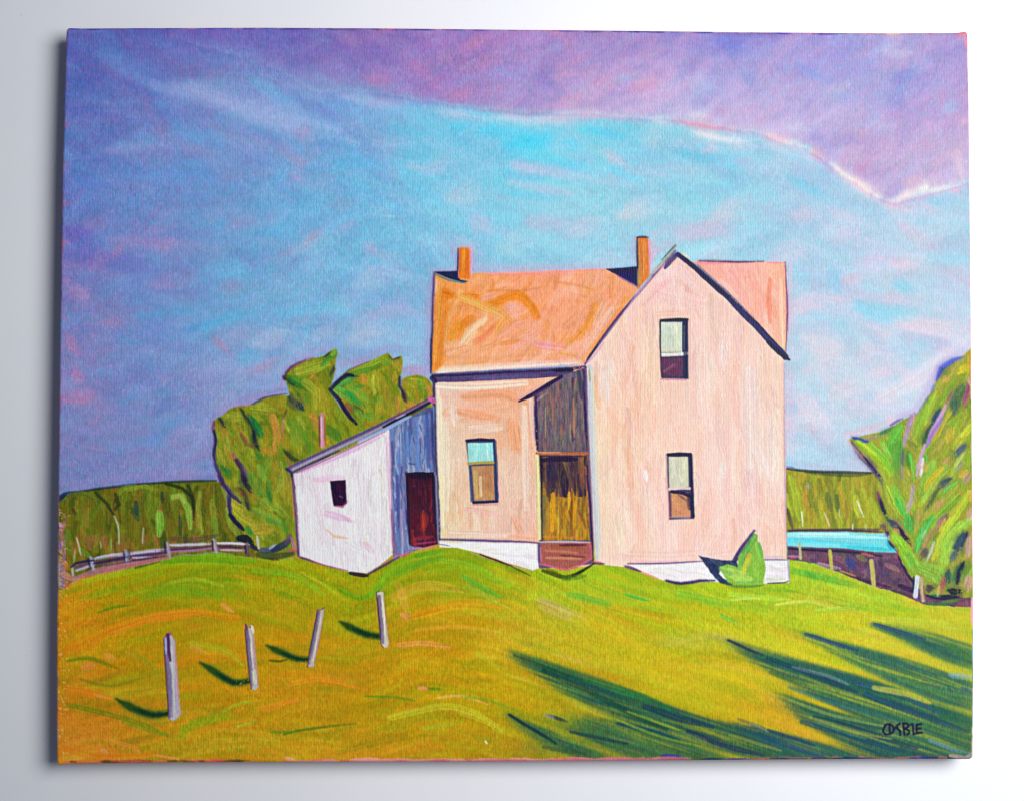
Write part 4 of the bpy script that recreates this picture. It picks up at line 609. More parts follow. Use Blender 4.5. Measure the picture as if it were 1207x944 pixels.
# chimneys
R_C = part('chimney', R_H, 'short orange chimney at the far left of the roof')
cmk = pmask('540.5,292 554,292 553.5,329 540,328', soft=.9, wob=.3); lay(cmk, (214,112,42), R_C)
for c, w, pts, a in [('e08c34', 4, '547,294 546,326', .8), ('a85c50', 2.5, '542,296 541,326', .7), ('d06428', 4, '550,300 549,326', .6), ('1c2c58', 2, '540,293 539.5,310 539,327', .9), ('e08cb4', 2, '554.5,292 555,310 555,328', .7), ('e8a0c0', 3, '552,293 556,295', .5)]: B(c, w, pts, a, soft=.9, dry=.25)
R_C = part('chimney', R_H, 'taller brown orange chimney beside the gable')
cmk = pmask('751,280 764,280 765.5,325 752,342', soft=.9, wob=.3); lay(cmk, (206,120,60), R_C)
for c, w, pts, a in [('d88c50', 5, '759,285 760,325', .7), ('a88c58', 3, '754,300 754,338', .6), ('dc7c3c', 4, '762,300 762,324', .6), ('242848', 2.5, '751,281 751,300 752,322', .9), ('8c7c50', 2.2, '752,318 752,340', .8), ('3c2c48', 2.5, '751,280 758,279.5 764,280', .9), ('e080b0', 1.8, '765,284 766,305 766,324', .8), ('b85c40', 2, '756,290 757,320', .5)]: B(c, w, pts, a, soft=.9, dry=.25)

# recessed porch between the wings
R_PO = part('porch', R_H, 'shadowed recessed porch between the two wings')
por = pmask('661,443 690,434 693,500 696,560 700,664 636,670 634,533 630,462 646,451', soft=1.0, wob=.5)
lay(por, (92,78,92), R_PO)
up = pmask('632,463 662,444 690,434 694,530 634,532', soft=1, wob=.3)
scatter(up, 190, (96,80,90), 89, 26, 2.6, [('4c4460', .8), ('8c6c64', .7), ('a06858', .6), ('6c7468', .7), ('2c2c48', .7), ('b08878', .4), ('7c8058', .5)], a=0.75, seed=80, jit=0.05, dry=0.4, soft=1.0, h=0.8)
for c, w, pts, a in [('6c5c88', 4, '650,452 670,444 688,440', .6), ('2c3048', 5, '682,438 686,470', .7), (NAV, 3.5, '688,436 690,480 692,530', .9), ('4c3054', 2, '690.5,434 692,480', .8), ('c07858', 2, '676,470 677,515', .7), ('b86c50', 2, '652,470 651,500', .6), ('a8a878', 1.5, '643,480 643,515', .6), (NAV, 3.5, '631,468 632,500 633.5,530', .95), ('b0a088', 1.5, '672,500 672,520', .6), ('b86448', 3, '662,500 661,512', .5)]:
    B(c, w, pts, a, soft=.9, dry=.3)
R_CN = part('awning', R_H, 'small slanting dark porch roof')
B('20183c', 5, '612,473 628,465 645,454 662,444', .97, soft=.9, dry=.12, tap=(.4, .8), reg=R_CN); B('4c3058', 2.5, '628,466 648,456', .7); B('c890b0', 2, '610,471 626,461 640,452', .6, dry=.4); B('d8a0b0', 2, '633,472 645,463', .4)
R_D = part('door', R_H, 'boarded ochre and dark brown door')
dr = pmask('636,537 693,536 695,636 638,637', soft=1, wob=.3); lay(dr, (120,88,48), R_D)
scatter(dr*(YY > 575), 110, (160,118,44), 89, 30, 3.2, [('c8901c', .8), ('e0a83c', .6), ('8c6c38', .7), ('b07030', .7), ('a8a83c', .4), ('5c4428', .5)], a=0.75, seed=81, jit=0.04, dry=0.3, soft=1.0, h=0.9)
scatter(dr*(YY < 585), 90, (62,46,54), 89, 22, 3.5, [('2c2440', .8), ('6c4c3c', .8), ('241c30', .8), ('804c34', .5), ('8c6c54', .4)], a=0.75, seed=82, jit=0.06, dry=0.3, soft=1.0, h=0.7)
for c, w, pts, a in [('1c1830', 6, '640,542 655,541 680,541', .85), ('28203c', 11, '648,545 651,562 650,578', .7), ('201c34', 9, '661,548 665,570 666,584', .65), ('34283c', 8, '676,546 677,566', .6), ('7c5038', 6, '686,542 686,575', .6), ('30283c', 7, '655,546 657,566', .6), ('d0982c', 6, '652,582 651,625', .8), ('e0ac3c', 3, '671,580 670,600', .8), ('d8982c', 4, '678,590 677,620', .7), ('c8b850', 2, '658,600 658,628', .6), ('5c6050', 6, '641,585 641,630', .6), ('6c3c20', 2.5, '674,580 673,632', .6),
    ('b0605c', 3, '690,550 694,590 697,630', .6), ('2c2040', 3, '692,560 696,600 699,660', .9), ('c8803c', 3, '640,632 690,634', .5), ('3c2c3c', 4, '646,570 648,590', .5), ('1c1c34', 2.5, '637,538 638,590 638.5,636', .85)]:
    B(c, w, pts, a, soft=.9, dry=.3)
B('9c5c3c', 3.5, '633,534 660,534.5 692,534', .95, dry=.2, tap=(1, 1)); B('e0a070', 1.6, '634,533 660,533', .6); B('2c2040', 1.8, '634,537 690,537.5', .8)
R_PP = part('porch_post', R_H, None); B('e4dca0', 4, '633.5,537 635,580 636,634', .97, dry=.08, tap=(1, 1), reg=R_PP); B('b8b870', 1.5, '632,540 634,634', .6)
R_ST = part('steps', R_H, 'reddish brown wooden steps')
st = pmask('637,638 697,638 699,658 680,666 666,671 638,664', soft=1, wob=.4); lay(st, (150,84,76), R_ST)
for c, w, pts, a in [('8c4c38', 4, '650,643 690,645', .8), ('3c2030', 3, '660,642 690,642', .7), ('c07c54', 3, '642,648 680,651', .7), ('5c2c30', 2.5, '660,654 690,656', .7), ('c88868', 3, '644,657 685,658', .7), ('d0608c', 2.5, '636,664 650,667 668,671 685,665 697,658', .85), ('c05888', 2, '695,640 697,656', .7), ('b8b8d0', 2, '636,638.5 660,638 695,639', .8), ('c878a0', 2, '637,645 638,662', .7)]:
    B(c, w, pts, a, soft=.9, dry=.25)
for c, w, pts, a in [('2c3c20', 5, '640,672 668,680 688,672', .8), ('241c2c', 3, '675,678 690,670 700,664', .85), ('5c4820', 4, '645,670 660,676', .5), ('221c30', 3, '700,663 712,664', .7), ('e86080', 2, '700,661 708,662', .7), ('50782c', 6, '664,682 690,678', .6)]: B(c, w, pts, a, soft=1.2, dry=.3)
# house verticals
B(NAV, 2.6, '511,450 512.5,490 514,540 517,600 517.5,636', .92, dry=.15, tap=(.9, .9)); B('6c5c80', 2, '691,436 693,500 697,580 700,650', .7, dry=.3); B('f0e0c8', 3, '516,460 518,540 521,620', .7, dry=.3); B('9c8ca8', 1.8, '924.5,428 925,500 926.5,600 927.5,655', .55, dry=.3)
B('c8a0b0', 1.4, '923,425 924,520 926,640', .5)

def window(name_label, frame, top, low, ct, cl, rail, dark, sub):
    Rw = part('window', R_H, name_label)
    m = pmask(frame, soft=.9, wob=.3); lay(m, dark, Rw)
    m1 = pmask(top, soft=.9, wob=.25); lay(m1, ct, Rw); m2 = pmask(low, soft=.9, wob=.25); lay(m2, cl, Rw)
    scatter(m1, 14, ct, 88, 20, 4, [('f0f0e0', .5), ('a8b8a8', .3)], a=.5, seed=90, jit=.05, soft=1)
    for c, w, pts, a in sub:
        stroke(pts, w, c, a, soft=1.0, dry=.25, tap=(1, 1), wob=.7)
window('upper gable window with pale green pane over a maroon one', '777.5,377 811,376 811.5,447 780,446', '779,380 804,380 804,415 779,416', '780,422 804,422 804,444 781,444', (206,216,198), (88,54,78), None, (54,56,84),
 [('e4e4dc', 4.5, '779,418.5 792,418 809,417', .95), ('5c3050', 5, '783,428 800,440', .6), ('8c5c78', 3, '783,438 795,430', .5), ('1c2040', 5, '808,380 808,410 808.5,444', .7), ('30283c', 2, '778,380 778.5,420 780,444', .8), ('a86088', 2, '779,447 808,448', .6), ('1c1c30', 3, '779,378 800,376.5 810,377', .9), ('c8a870', 1.5, '781,415 800,415', .6), ('e8e8c8', 4, '796,384 797,410', .5), ('48546c', 3, '806,385 806,412', .7), ('b890a0', 1.6, '813,376 813,446', .4)])
window('lower gable window with pale pane over an orange one', '786,534 815,533 818.5,611 789,612', '788,538 811,538 812,573 789,575', '790,580 813,580 814,609 791,609', (205,206,182), (198,138,100), None, (54,54,80),
 [('e0c8c8', 3.5, '788,576.5 802,575 814,575', .9), (NAV, 4, '792,579 806,581 814,584', .9), (NAV, 5, '812,582 814,598', .7), ('6c5058', 3, '800,583 810,590 812,598', .7), ('c87c6c', 4, '793,600 806,604', .6), ('d8a070', 5, '794,588 800,600', .6), ('b898b8', 3, '791,609 812,610', .5), ('1c2040', 3.5, '814.5,536 816,570 817.5,608', .8), (NAV, 3.5, '787,535.5 800,534.5 814,535', .9), ('a87c90', 1.6, '785,536 787,575 789,610', .6), ('6c4858', 2, '790,582 791,608', .7), ('e8e8c0', 4, '806,542 807,568', .5)])
window('wing window with turquoise upper pane and tan lower pane', '549,518 583,517 587,592 557,594', '551,522 581,521 582,543 552,545', '556,549 582,548 583,589 559,590', (150,214,212), (176,130,92), None, (52,58,88),
 [('a89c50', 3.5, '552,546 565,545 581,545', .95), ('c0a868', 5, '560,556 562,585', .7), ('e8d0a8', 3, '566,562 567,584', .7), ('a06c4c', 8, '575,552 577,575', .6), ('c89058', 4, '572,578 580,584', .6), ('3c4870', 3, '554,550 556,590', .9), (NAV, 3, '550,519 565,517.5 582,518', .9), ('2c3458', 3.5, '583.5,520 585,555 586,590', .85), (NAV, 2.5, '558,592 586,591', .85), ('90e0e0', 5, '556,528 576,527', .6), ('e0a0b0', 2, '588,560 589,594', .5), ('b8707c', 1.6, '558,595 586,594', .6)])

# ------------------------------------------------------------------ shed
R_S = part('painted_shed', None, 'small white lean to shed with blue grey side')
sh = pmask('346,558 360,550 400,533 455,507 460,506 463,653 450,664 434,675 414,674 384,666 352,655 348,600', soft=1.0, wob=.5)
lay(sh, (220,215,220), R_S)
scatter(sh, 90, (220,215,219), 84, 36, 10, [('e8e4e4', .8), ('d4c4d4', .6), ('dcdcd4', .7), ('dcc8d4', .6), ('ececec', .6)], a=0.55, seed=84, jit=0.14, dry=0.4, soft=1.5, h=0.9)
for c, w, pts, a in [('d8b0c8', 8, '372,565 405,562', .6), ('d0a8c8', 9, '385,605 410,612', .6), ('cc9cbc', 5, '404,608 414,614', .6), ('d8a088', 2.5, '385,624 395,632 410,634', .7), ('d8c088', 2, '390,630 405,632', .6), ('e8e8e8', 7, '352,575 356,620 362,640', .7), ('ece8ec', 6, '440,520 445,580 447,640', .6), ('dcd4c0', 2, '447,545 449,575', .6), ('c8b890', 1.6, '447,553 450,560', .7), ('dcd0b0', 3, '427,520 440,512', .5), ('ecd8e4', 5, '400,545 430,530', .6),
    ('c8a0c8', 4, '355,556 400,538 452,513', .6), ('d0a0b8', 7, '430,640 440,650', .4), ('dcdcd8', 4, '372,610 374,640', .6), ('d8d4d8', 10, '410,640 440,655', .5), ('d8b8a0', 2, '430,630 431,645', .4), ('c888b0', 3, '455,515 458,560 462,640', .4)]:
    B(c, w, pts, a, mask=sh, soft=1.3, dry=.4, h=1.0)
R_SW = part('wall', R_S, 'blue grey boarded side of the shed')
sw = pmask('459,506 480,494 498,484 512,478 513,560 517,640 484,650 464,660 461,580', soft=1.0, wob=.4)
lay(sw, (92,112,158), R_SW)
scatter(sw, 190, (92,108,150), 89, 36, 3.0, [('5c78b8', .8), ('a4b0cc', .9), ('6c5c88', .9), ('34386c', .95), ('b8bccc', .7), ('3c5490', .8)], a=0.85, seed=85, jit=0.04, dry=0.35, soft=1.0, h=0.7)
for c, w, pts, a in [('7c5080', 4, '462,600 465,655', .7), ('9c90b0', 3, '473,600 475,650', .7), ('b48cb0', 2, '459,508 460,540 462,600', .7), ('8c5070', 3, '463,650 475,655 484,650', .6), ('c0688c', 3, '450,665 470,655 485,650', .7), (NAV, 2.4, '434,676 452,666 470,656', .85), ('3c3c70', 4, '463,520 464,560', .5), ('3c4c8c', 5, '503,488 505,520 505,550', .7), ('6484c8', 3, '492,495 493,530 492,550', .7), ('98acd0', 2, '472,505 473,545', .6), ('5c84c8', 4, '480,510 481,545', .6), ('484080', 4, '468,560 470,620', .6), ('8c94bc', 2.5, '498,500 499,540', .6), ('2c3060', 4, '509,485 511,540 512,555', .7), ('7470a0', 3, '475,580 477,640', .6), ('241c48', 3, '478,556 479,600 483,642', .6), ('34345c', 8, '488,488 508,482', .5), ('30306c', 2, '482,546 490,547', .6), ('7c88b0', 2, '478,560 479,600', .5)]:
    B(c, w, pts, a, soft=1, dry=.3)
R_SD = part('door', R_S, 'dark red shed doorway')
sd = pmask('478,557 512,556 516,641 500,645 484,643 480,600', soft=1, wob=.3); lay(sd, (62,24,36), R_SD)
scatter(sd, 60, (90,32,42), 89, 18, 3.2, [('1c1830', .7), ('8c2c28', .6), ('401828', .7), ('1c1428', .7)], a=.7, seed=86, jit=.05, soft=1)
for c, w, pts, a in [('1c1428', 8, '483,560 495,560 508,560', .85), ('1c1830', 3.5, '480,560 481,600 483,640', .85), ('241c34', 4, '511,560 512,600 514,635', .85), ('b03c2c', 4, '499,602 500,624', .5), ('b85030', 2, '498,612 498,622', .4), ('7c2838', 4, '488,635 510,632', .7), ('301828', 2.5, '487,628 508,626', .7), ('c06c94', 2.5, '486,646 500,646 516,642', .8), ('94386c', 2, '488,641 514,638', .7), ('8c8498', 2, '514.5,560 515.5,600 516.5,635', .6)]:
    B(c, w, pts, a, soft=.9, dry=.25)
dkd = np.clip((612-YY)/60, 0, 1)*sd; COL[:] = COL*(1-.62*dkd[..., None])+np.array([.10, .07, .13], np.float32)*.62*dkd[..., None]
B('2c1428', 3, '481,575 508,574', .5, dry=.5); B('9c3028', 5, '498,606 499,630', .45, soft=3, dry=.4)
R_SN = part('window', R_S, 'small black shed window')
sn = pmask('389,566.5 407.5,565 409,593 404,596 393,596', soft=1, wob=.4); lay(sn, (34,18,42), R_SN)
B('8c3c68', 2.5, '394,596 404,597 409,590', .7, dry=.3); B('180c24', 6, '394,572 400,588', .7); B('6c5078', 1.5, '400,584 404,586', .6)
R_SR = part('roof', R_S, 'grey edge of the shed roof')
B('6c6880', 6.5, '342,554 365,542 400,526 440,507 475,489 511,471', .97, soft=.9, dry=.08, tap=(.8, .8), reg=R_SR)
B('9c98ac', 2.5, '345,553 380,536 420,518 460,498', .8, dry=.3); B(NAV, 2.2, '340,551 370,537 410,518 450,499 485,481 509,468', .9, dry=.15); B(NAV, 2.6, '344,557 370,545 400,531', .8, dry=.2); B('8c4470', 1.8, '350,557 390,539 430,520 455,508', .7, dry=.2)
B('181838', 4, '480,489 500,478 511,472', .85); B('14142c', 3, '452,503 475,491 490,483', .9, dry=.2); B('b0b0c0', 1.5, '467,493 478,488', .8); B('8c3454', 2, '462,492 485,481 505,471', .7, dry=.3); B('d0609c', 6, '506,469 512,474', .8); B('c07c50', 2.5, '458,488 480,477 500,469', .5, dry=.4)
B(NAV, 2.6, '343,556 347,580 350,620 352,655', .95, dry=.12, tap=(.9, .9)); B('b06c88', 1.6, '345,562 349,600 353,650', .6, dry=.3); B(NAV, 3.5, '338,552 343,556', .9)
B('8c4c70', 2.2, '352,655 384,666 410,672', .8, dry=.2); B('241c34', 5, '413,675 424,677 433,678', .9); B(NAV, 2, '354,657 370,662', .6)
R_SP = part('stovepipe', R_S, 'thin pinkish brown stovepipe')
B('c08ca4', 4.2, '379,489 380,508 380,526', .96, dry=.1, tap=(1, 1), reg=R_SP); B('b45c48', 1.8, '383,492 383,510 384,526', .85); B('5c2440', 1.6, '376.5,490 377,526', .85); B('c07098', 2.5, '377,488.5 382,488.5', .85); B('d8a8c0', 1.6, '379,492 379,518', .7)

# ------------------------------------------------------------------ bush by the foundation
R_B = part('painted_shrub', None, 'small bright green shrub against the farmhouse foundation')
bsh = pmask('824,654 836,657 850,660 868,660 872,670 850,668 847,676 858,688 848,687 838,675', soft=1.4, wob=1.0); lay(bsh, (48,58,88)); scatter(bsh, 20, (48,58,88), 40, 14, 4, [('1c2444', .8), ('5c6c8c', .6), ('3c4c48', .6)], a=.7, seed=92, dry=.4, soft=1.4); B('242848', 7, '866,660 874,648 884,634', .9, dry=.2); B('2c3c50', 6, '850,684 862,688', .8)
bs = pmask('848,668 858,664 870,668 870,655 878,640 888,626 894,638 900,652 902,672 900,687 870,690 857,686', soft=1.1, wob=1.2)
lay(bs, (130,180,70), R_B)
for c, w, pts, a in [('6cb050', 9, '890,632 880,650 874,668', .85), ('8cc858', 7, '893,640 896,660', .8), ('c8cc48', 6, '884,654 878,668 874,680', .8), ('4c9048', 5, '886,630 876,650', .8), ('a8d060', 10, '855,672 868,680 885,682', .8), ('84bc5c', 8, '850,670 862,676', .8), ('94c850', 7, '890,660 892,680', .7), ('d8a850', 3, '883,652 879,660', .7), ('5ca84c', 4, '895,640 899,655', .7), ('74b858', 4, '870,686 895,686', .6), (NAV, 2.6, '889,625 880,637 872,650 866,660', .85), ('b8d870', 4, '858,670 880,676', .6)]:
    B(c, w, pts, a, soft=1.1, dry=.3, h=.9)
B('50783c', 3, '862,690 880,691 900,689', .7)

# ------------------------------------------------------------------ four weathered fence posts and their shadows
posts = [((199,747), (205,848), 13.5, ['a09ca4', '7c7c98', 'b8b8a8', '5c2c48'], [(137,823),(158,835),(180,842),(198,840)], 'leftmost and tallest weathered post', 12),
 ((293,735), (299,812), 9.5, ['a8a0a0', '887c8c', 'c8c8a8', '4c2c40'], [(236,780),(255,792),(275,804),(294,802)], 'second post from the left with a notched top', 11),
 ((378,716), (367,785), 8.5, ['a8a098', '8c848c', 'c4bca8', '4c2838'], [(314,760),(330,768),(350,776),(366,777)], 'third post, leaning to the right', 10),
 ((449,698), (454,761), 9.5, ['c4bca8', 'a09890', 'd8d4c0', '3c2838'], [(400,732),(415,740),(432,747),(448,750)], 'rightmost small pale post', 11)]
timber = ['197,745.5 201,745 207,757 210,800 213.5,841 208,847 203,849.5 198.5,847 196.5,800 194,765 192.8,752',
          '288.8,735 291,734.2 292.5,739 295,738.5 297.8,734.5 299,745 302,775 305,808 301.5,813.5 295.5,812 293.5,790 290.5,760',
          '374,717.5 378,718 382.5,715 381.5,724 377,750 370,785.5 362,785.8 366,760 370.5,738',
          '443.2,697.5 447,696 452,696.5 453,712 455.5,735 458.5,758 457,762.5 452,763 448.5,758 446.5,735']
for k, (t, b, w, cs, shd, lab, sw_) in enumerate(posts):
    sw_ *= .72; B('3c5c28', sw_*1.5, shd, .5, soft=5, dry=.5, tap=(.2, .8)); B('14341c', sw_*.95, shd, .85, soft=3, dry=.45, tap=(.2, .9)); B('0c2824', sw_*.5, shd[1:], .85, soft=1.8, dry=.35, tap=(.3, .9))
    B('c87c40', 5, [(t[0]-6, t[1]+2), (b[0]-8, b[1]-22)], .3, soft=2, dry=.5)
    Rp = part('painted_fence_post', None, lab)
    pm = pmask(timber[k], soft=.9, wob=.5); lay(pm, cs[3], Rp)
    ins_ = pmask([(x+1.2, y+.4) for x, y in P(timber[k])], soft=.9, wob=.5)*pm; lay(ins_, cs[0])
    for q in range(9):
        f_ = (q % 5-2)/5*w*.75; y0_ = (q*37 % 50)/100.0
        p0 = [t[0]+f_+(b[0]-t[0])*y0_, t[1]+3+(b[1]-t[1])*y0_]; y1_ = min(.97, y0_+.45); p1 = [t[0]+f_+(b[0]-t[0])*y1_, t[1]+(b[1]-t[1])*y1_]
        B([cs[1], cs[2], cs[0], cs[2], cs[1]][q % 5], 1.8, [p0, p1], .65, soft=.9, dry=.4, mask=pm, wob=.6)
    B('54486c', w*.5, [(t[0]-w*.22, t[1]+4), (b[0]-w*.28, b[1]-4)], .75, soft=1.5, dry=.45, mask=pm, wob=1.2); B('302038', 1.4, [(t[0]-w*.45, t[1]+6), (b[0]-w*.5, b[1]-8)], .7, soft=1, dry=.3, wob=.5)
    B('b05c60', 1.3, [(t[0]+w*.5, t[1]+12), (b[0]+w*.5, b[1]-5)], .6, soft=.8, dry=.3, wob=.4)
B('3c1c48', 4, '198,748 199,765 201,778', .9, dry=.1); B('8c9cc0', 3, '195,752 196,770', .8); B('5c2040', 3, '196,748 201,747', .8)
B('d8d4c8', 2.5, '297,737 299,745', .9); B('5c2c50', 2.5, '290,736 291,742', .9); B('d0d8b0', 4, '300,790 301,806', .6); B('f0f0e8', 1.6, '283,806 285,804', .4)
B('20281c', 3, '318,778 330,779 338,777', .5); B('f4f4f0', 2, '572,873 574,876', .8)

# ------------------------------------------------------------------ signature, brushed capitals
R_SG = part('signature', None, 'artist signature COSBIE in near black capitals')
SG = '1c1030'
for pts in ['1047.5,853 1044,853.5 1041,859 1041,862 1044,865 1047.5,864.5', '1048.5,853 1048.5,858 1049,864', '1048.5,853.5 1052,855 1054,859 1052,863 1048.8,864.5',
            '1060.5,852 1056.5,855.5 1058,858.5 1061,861 1060.8,866', '1055,857 1058.5,857.5', '1064.5,852.5 1065,858 1066,865.5', '1064,852 1069,852.5 1071,855 1068,857.5 1065,858.5',
            '1067,858.5 1071,860.5 1071.5,863 1069,865.5', '1073.5,853.5 1075.5,853 1076,858 1076.5,864.5', '1076.5,864.8 1078,864', '1080.5,853.5 1080,858 1080.5,864', '1080,854 1083,853 1086,852.8', '1080,858.5 1085,858.2', '1080,864 1084,863 1087,863.5']:
    stroke(pts, 2.6, C(SG), .9, soft=1.1, dry=.2, tap=(.9, .8), wob=.5, h=.6)
REG[int((850-GY0)*SC):int((868-GY0)*SC), int((1039-GX0)*SC):int((1088.5-GX0)*SC)] = R_SG

# ------------------------------------------------------------------ rubbed edges of the canvas, pink ground showing through
def edge_run(pts, cols, n, seed, w=3, l=22, a=.7):
    r = np.random.RandomState(seed); p = np.array(P(pts)); seg = np.hypot(*(p[1:]-p[:-1]).T); cum = np.r_[0, np.cumsum(seg)]
    for i in range(n):
        s = r.uniform(0, cum[-1]-l); c = cols[r.randint(len(cols))]; e = s+l*r.uniform(.3, 1)
        f = lambda s: (np.interp(s, cum, p[:, 0]), np.interp(s, cum, p[:, 1]))
        o = r.uniform(-1, 1, 2)*0.7
        stroke([np.add(f(s), o), np.add(f((s+e)/2), o), np.add(f(e), o)], w*r.uniform(.4, 1.2), C(c), a*r.uniform(.5, 1), 1.0, .6, dry=.5, wob=.6)
TOP = '77,33 190,33 300,32.5 450,33 600,34.5 750,36 900,38 1050,39.5 1142,39'
BOT = '66,900 150,898.5 300,897.5 450,897 600,896.5 750,895.5 900,894.5 1050,893.5 1147,892'
LFT = '77,33 75,110 73,200 71.5,300 70,400 68.5,520 67,650 66.5,780 67,900'
RGT = '1141,40 1143,130 1144,240 1145,360 1146,480 1147,600 1147.5,700 1147.5,800 1146.5,893'
edge_run(TOP, ['d86c84', 'e08c98', 'c05880', 'e8a0a8'], 110, 1, 2.6); edge_run('77,34.5 300,34 600,36 900,39.5 1050,41', ['302c80', '382c78', '4838a0'], 60, 2, 2.2); edge_run('77,33 190,33', ['302c88', '3c3490'], 20, 3, 3)
edge_run(LFT, ['a04870', 'b85878', '342c70', '8c4c84', 'c07088'], 90, 4, 3, 26); edge_run('68.5,560 67,650 66.5,780 67,890', ['8c7c9c', 'a888a0', 'b87858', '6c5c80'], 50, 5, 3.5)
edge_run(BOT, ['d87888', 'c8606c', 'd87c58'], 70, 6, 4.5); edge_run('340,897 450,897 600,896.5 750,895.5 820,895', ['d8748c', 'e090a0', 'cc6880', 'd88ca0'], 90, 7, 6.5, 34, .85); edge_run('67,898 150,897 300,896', ['c8604c', 'c87058', 'a84860', '4c3c28'], 60, 8, 4)
edge_run(RGT, ['f0b0c0', 'e898b0', 'f0c4d0', 'd8a8d0'], 90, 9, 2.6); edge_run('1144,70 1145.5,420', ['d8709c', 'b0a0e0', '90c8ec'], 24, 10, 2.6); edge_run('1147,740 1147.5,880', ['5cb0a8', '2c7c78', '48a0b0', 'b0a850'], 26, 11, 2.4); edge_run('820,894.5 1140,892.5', ['1c2c58', '24405c', '3c3c98'], 30, 12, 3)
for c, w, pts, a in [('f0a8b8', 4, '1146,705 1146,735', .9), ('b8a0a0', 5, '1120,890 1138,893 1146,888', .9), ('e0708c', 4, '1138,45 1141,60', .7), ('e86c80', 4, '1130,40 1140,40', .8), ('dc8484', 3, '77,33 79,37', .9), ('f4a0a8', 5, '338,893 346,895', .7), ('e898b0', 5, '425,895 445,894', .7), ('e8a060', 5, '1145,412 1146,450', .6)]:
    B(c, w, pts, a, dry=.35)
for y in range(100, 470, 46): B('c86c90', 5, [(75-(y-33)*.011+2, y), (84, y+2+(y % 5))], .35, dry=.7, soft=2)
r_ = np.random.RandomState(5)
for i in range(170):   # paint broken over the weave tips at the bottom left margin
    y = r_.uniform(600, 890); x = 68+abs(r_.normal())*6
    stroke([(x, y), (x+1.5, y+.6)], 1.5, C(['e0a878', 'd8c090', 'e09090', 'c88848'][i % 4]), .6, dry=0, wob=0, br=0)

# final thin glazes that bring each area to its tone
def glaze(mask, pts, sig=150.0):
    q = 6; xs, ys = XX[::q, ::q], YY[::q, ::q]
    num = np.zeros(xs.shape+(3,), np.float32); den = np.zeros(xs.shape, np.float32)
    for x, y, r_g, g_g, b_g in pts:
        w_ = np.exp(-((xs-x)**2+(ys-y)**2)/(2*sig*sig))+1e-4
        num += w_[..., None]*np.array([r_g, g_g, b_g], np.float32); den += w_
    f = np.repeat(np.repeat(num/den[..., None], q, 0), q, 1)[:NYB, :NXB]
    f = np.stack([blur(f[..., i], 4) for i in range(3)], -1)
    m_ = blur(mask.astype(np.float32), 1.2)[..., None]
    COL[:] = COL*(1-m_)+COL*f*m_
glaze(REG == R_CLD, [(400,60,.95,1.04,.97),(600,80,1.13,1.26,1.06),(800,100,1.17,1.28,1.075),(1000,120,1.21,1.26,1.07),(1100,180,1.18,1.33,1.08)])
isr = np.isin(REG, [i+1 for i, p_ in enumerate(PARTS) if p_[0] == 'roof'])
glaze(isr, [(520,400,1,.98,1.0),(650,380,1.02,.98,1.12),(900,350,1.03,.98,1.10)], 60)
glaze(REG == R_SKY, [(100,50,.80,.88,.90),(150,80,.78,.87,.90),(350,60,.9,.98,.95),(200,300,.94,.915,.91),(120,500,.83,.84,.87),(500,200,1.0,1.01,.98),(410,360,.98,.98,.95),(620,180,1.02,1.04,.99),(700,230,1.21,1.04,.985),(1000,300,1.19,1.045,1.01),(1050,400,1.08,1.03,.99)], 110)
lefty = np.isin(REG, [i+1 for i, p_ in enumerate(PARTS) if p_[0] in ('painted_tree', 'painted_treeline')])
glaze(lefty, [(80,600,.84,.84,.84),(300,600,.84,.87,.9),(450,500,.90,.90,.90),(980,580,1,1,1),(1100,580,1,1,1)], 90)
glaze((REG == R_GND), [(150,800,.97,.94,.72),(350,800,.99,.97,.76),(600,850,.97,.97,.8),(780,700,1,1,.85),(780,860,.84,.87,.84),(1000,720,1,1,1),(1050,870,.92,.92,.92)], 90)

COL[:] = np.clip(COL, 0.004, 1)**0.88
gy_ = (COL @ np.array([.3, .59, .11], np.float32))[..., None]; COL[:] = gy_+(COL-gy_)*1.13
# woven-thread mottling: the pink ground between the threads and light on the thread tips
v = GRAIN-0.5
n2 = noise(1.0, 1.8, 31)-0.5; n3 = 0.6*(noise(1.05, 4.6, 32)-0.5)+0.4*np.sin(XX*2*math.pi/2.45+4.0*noise(30, 9, 39)+2.5*noise(4, 5, 40))*(0.25+0.5*noise(5, 4, 41))
thr = noise(60, 60, 33)*0.5+0.75
us_ = np.where((REG == R_SKY) | (REG == R_CLD), 0.0, 0.26).astype(np.float32)
for ch_ in range(3): COL[..., ch_] += us_*(COL[..., ch_]-blur(COL[..., ch_], 3.2))
lum = COL.mean(-1); dk = np.clip(1.45-1.4*lum, 0.2, 1.0)
COL *= (1+(0.27*v+0.26*n3)*thr*dk)[..., None]
pk = (np.clip(n2*1.6, -.5, .5)*0.095*thr*(.3+.7*dk))[..., None]
COL += pk*np.array([1.0, -0.45, 0.05], np.float32)
skyw = ((REG == R_SKY) | (REG == R_CLD))
COL += (noise(1.1, 2.2, 35)-0.5)[..., None]*0.10*skyw[..., None]*np.array([1., -.2, -.1], np.float32)
# flecks of bare ground
fl = (N_FINE > 0.994)*(noise(3, 3, 37) > .5); COL += (blur(fl.astype(np.float32), .6)*0.4)[..., None]*np.array([.5, .42, .42], np.float32)
np.clip(COL, 0.012, 0.985, out=COL)
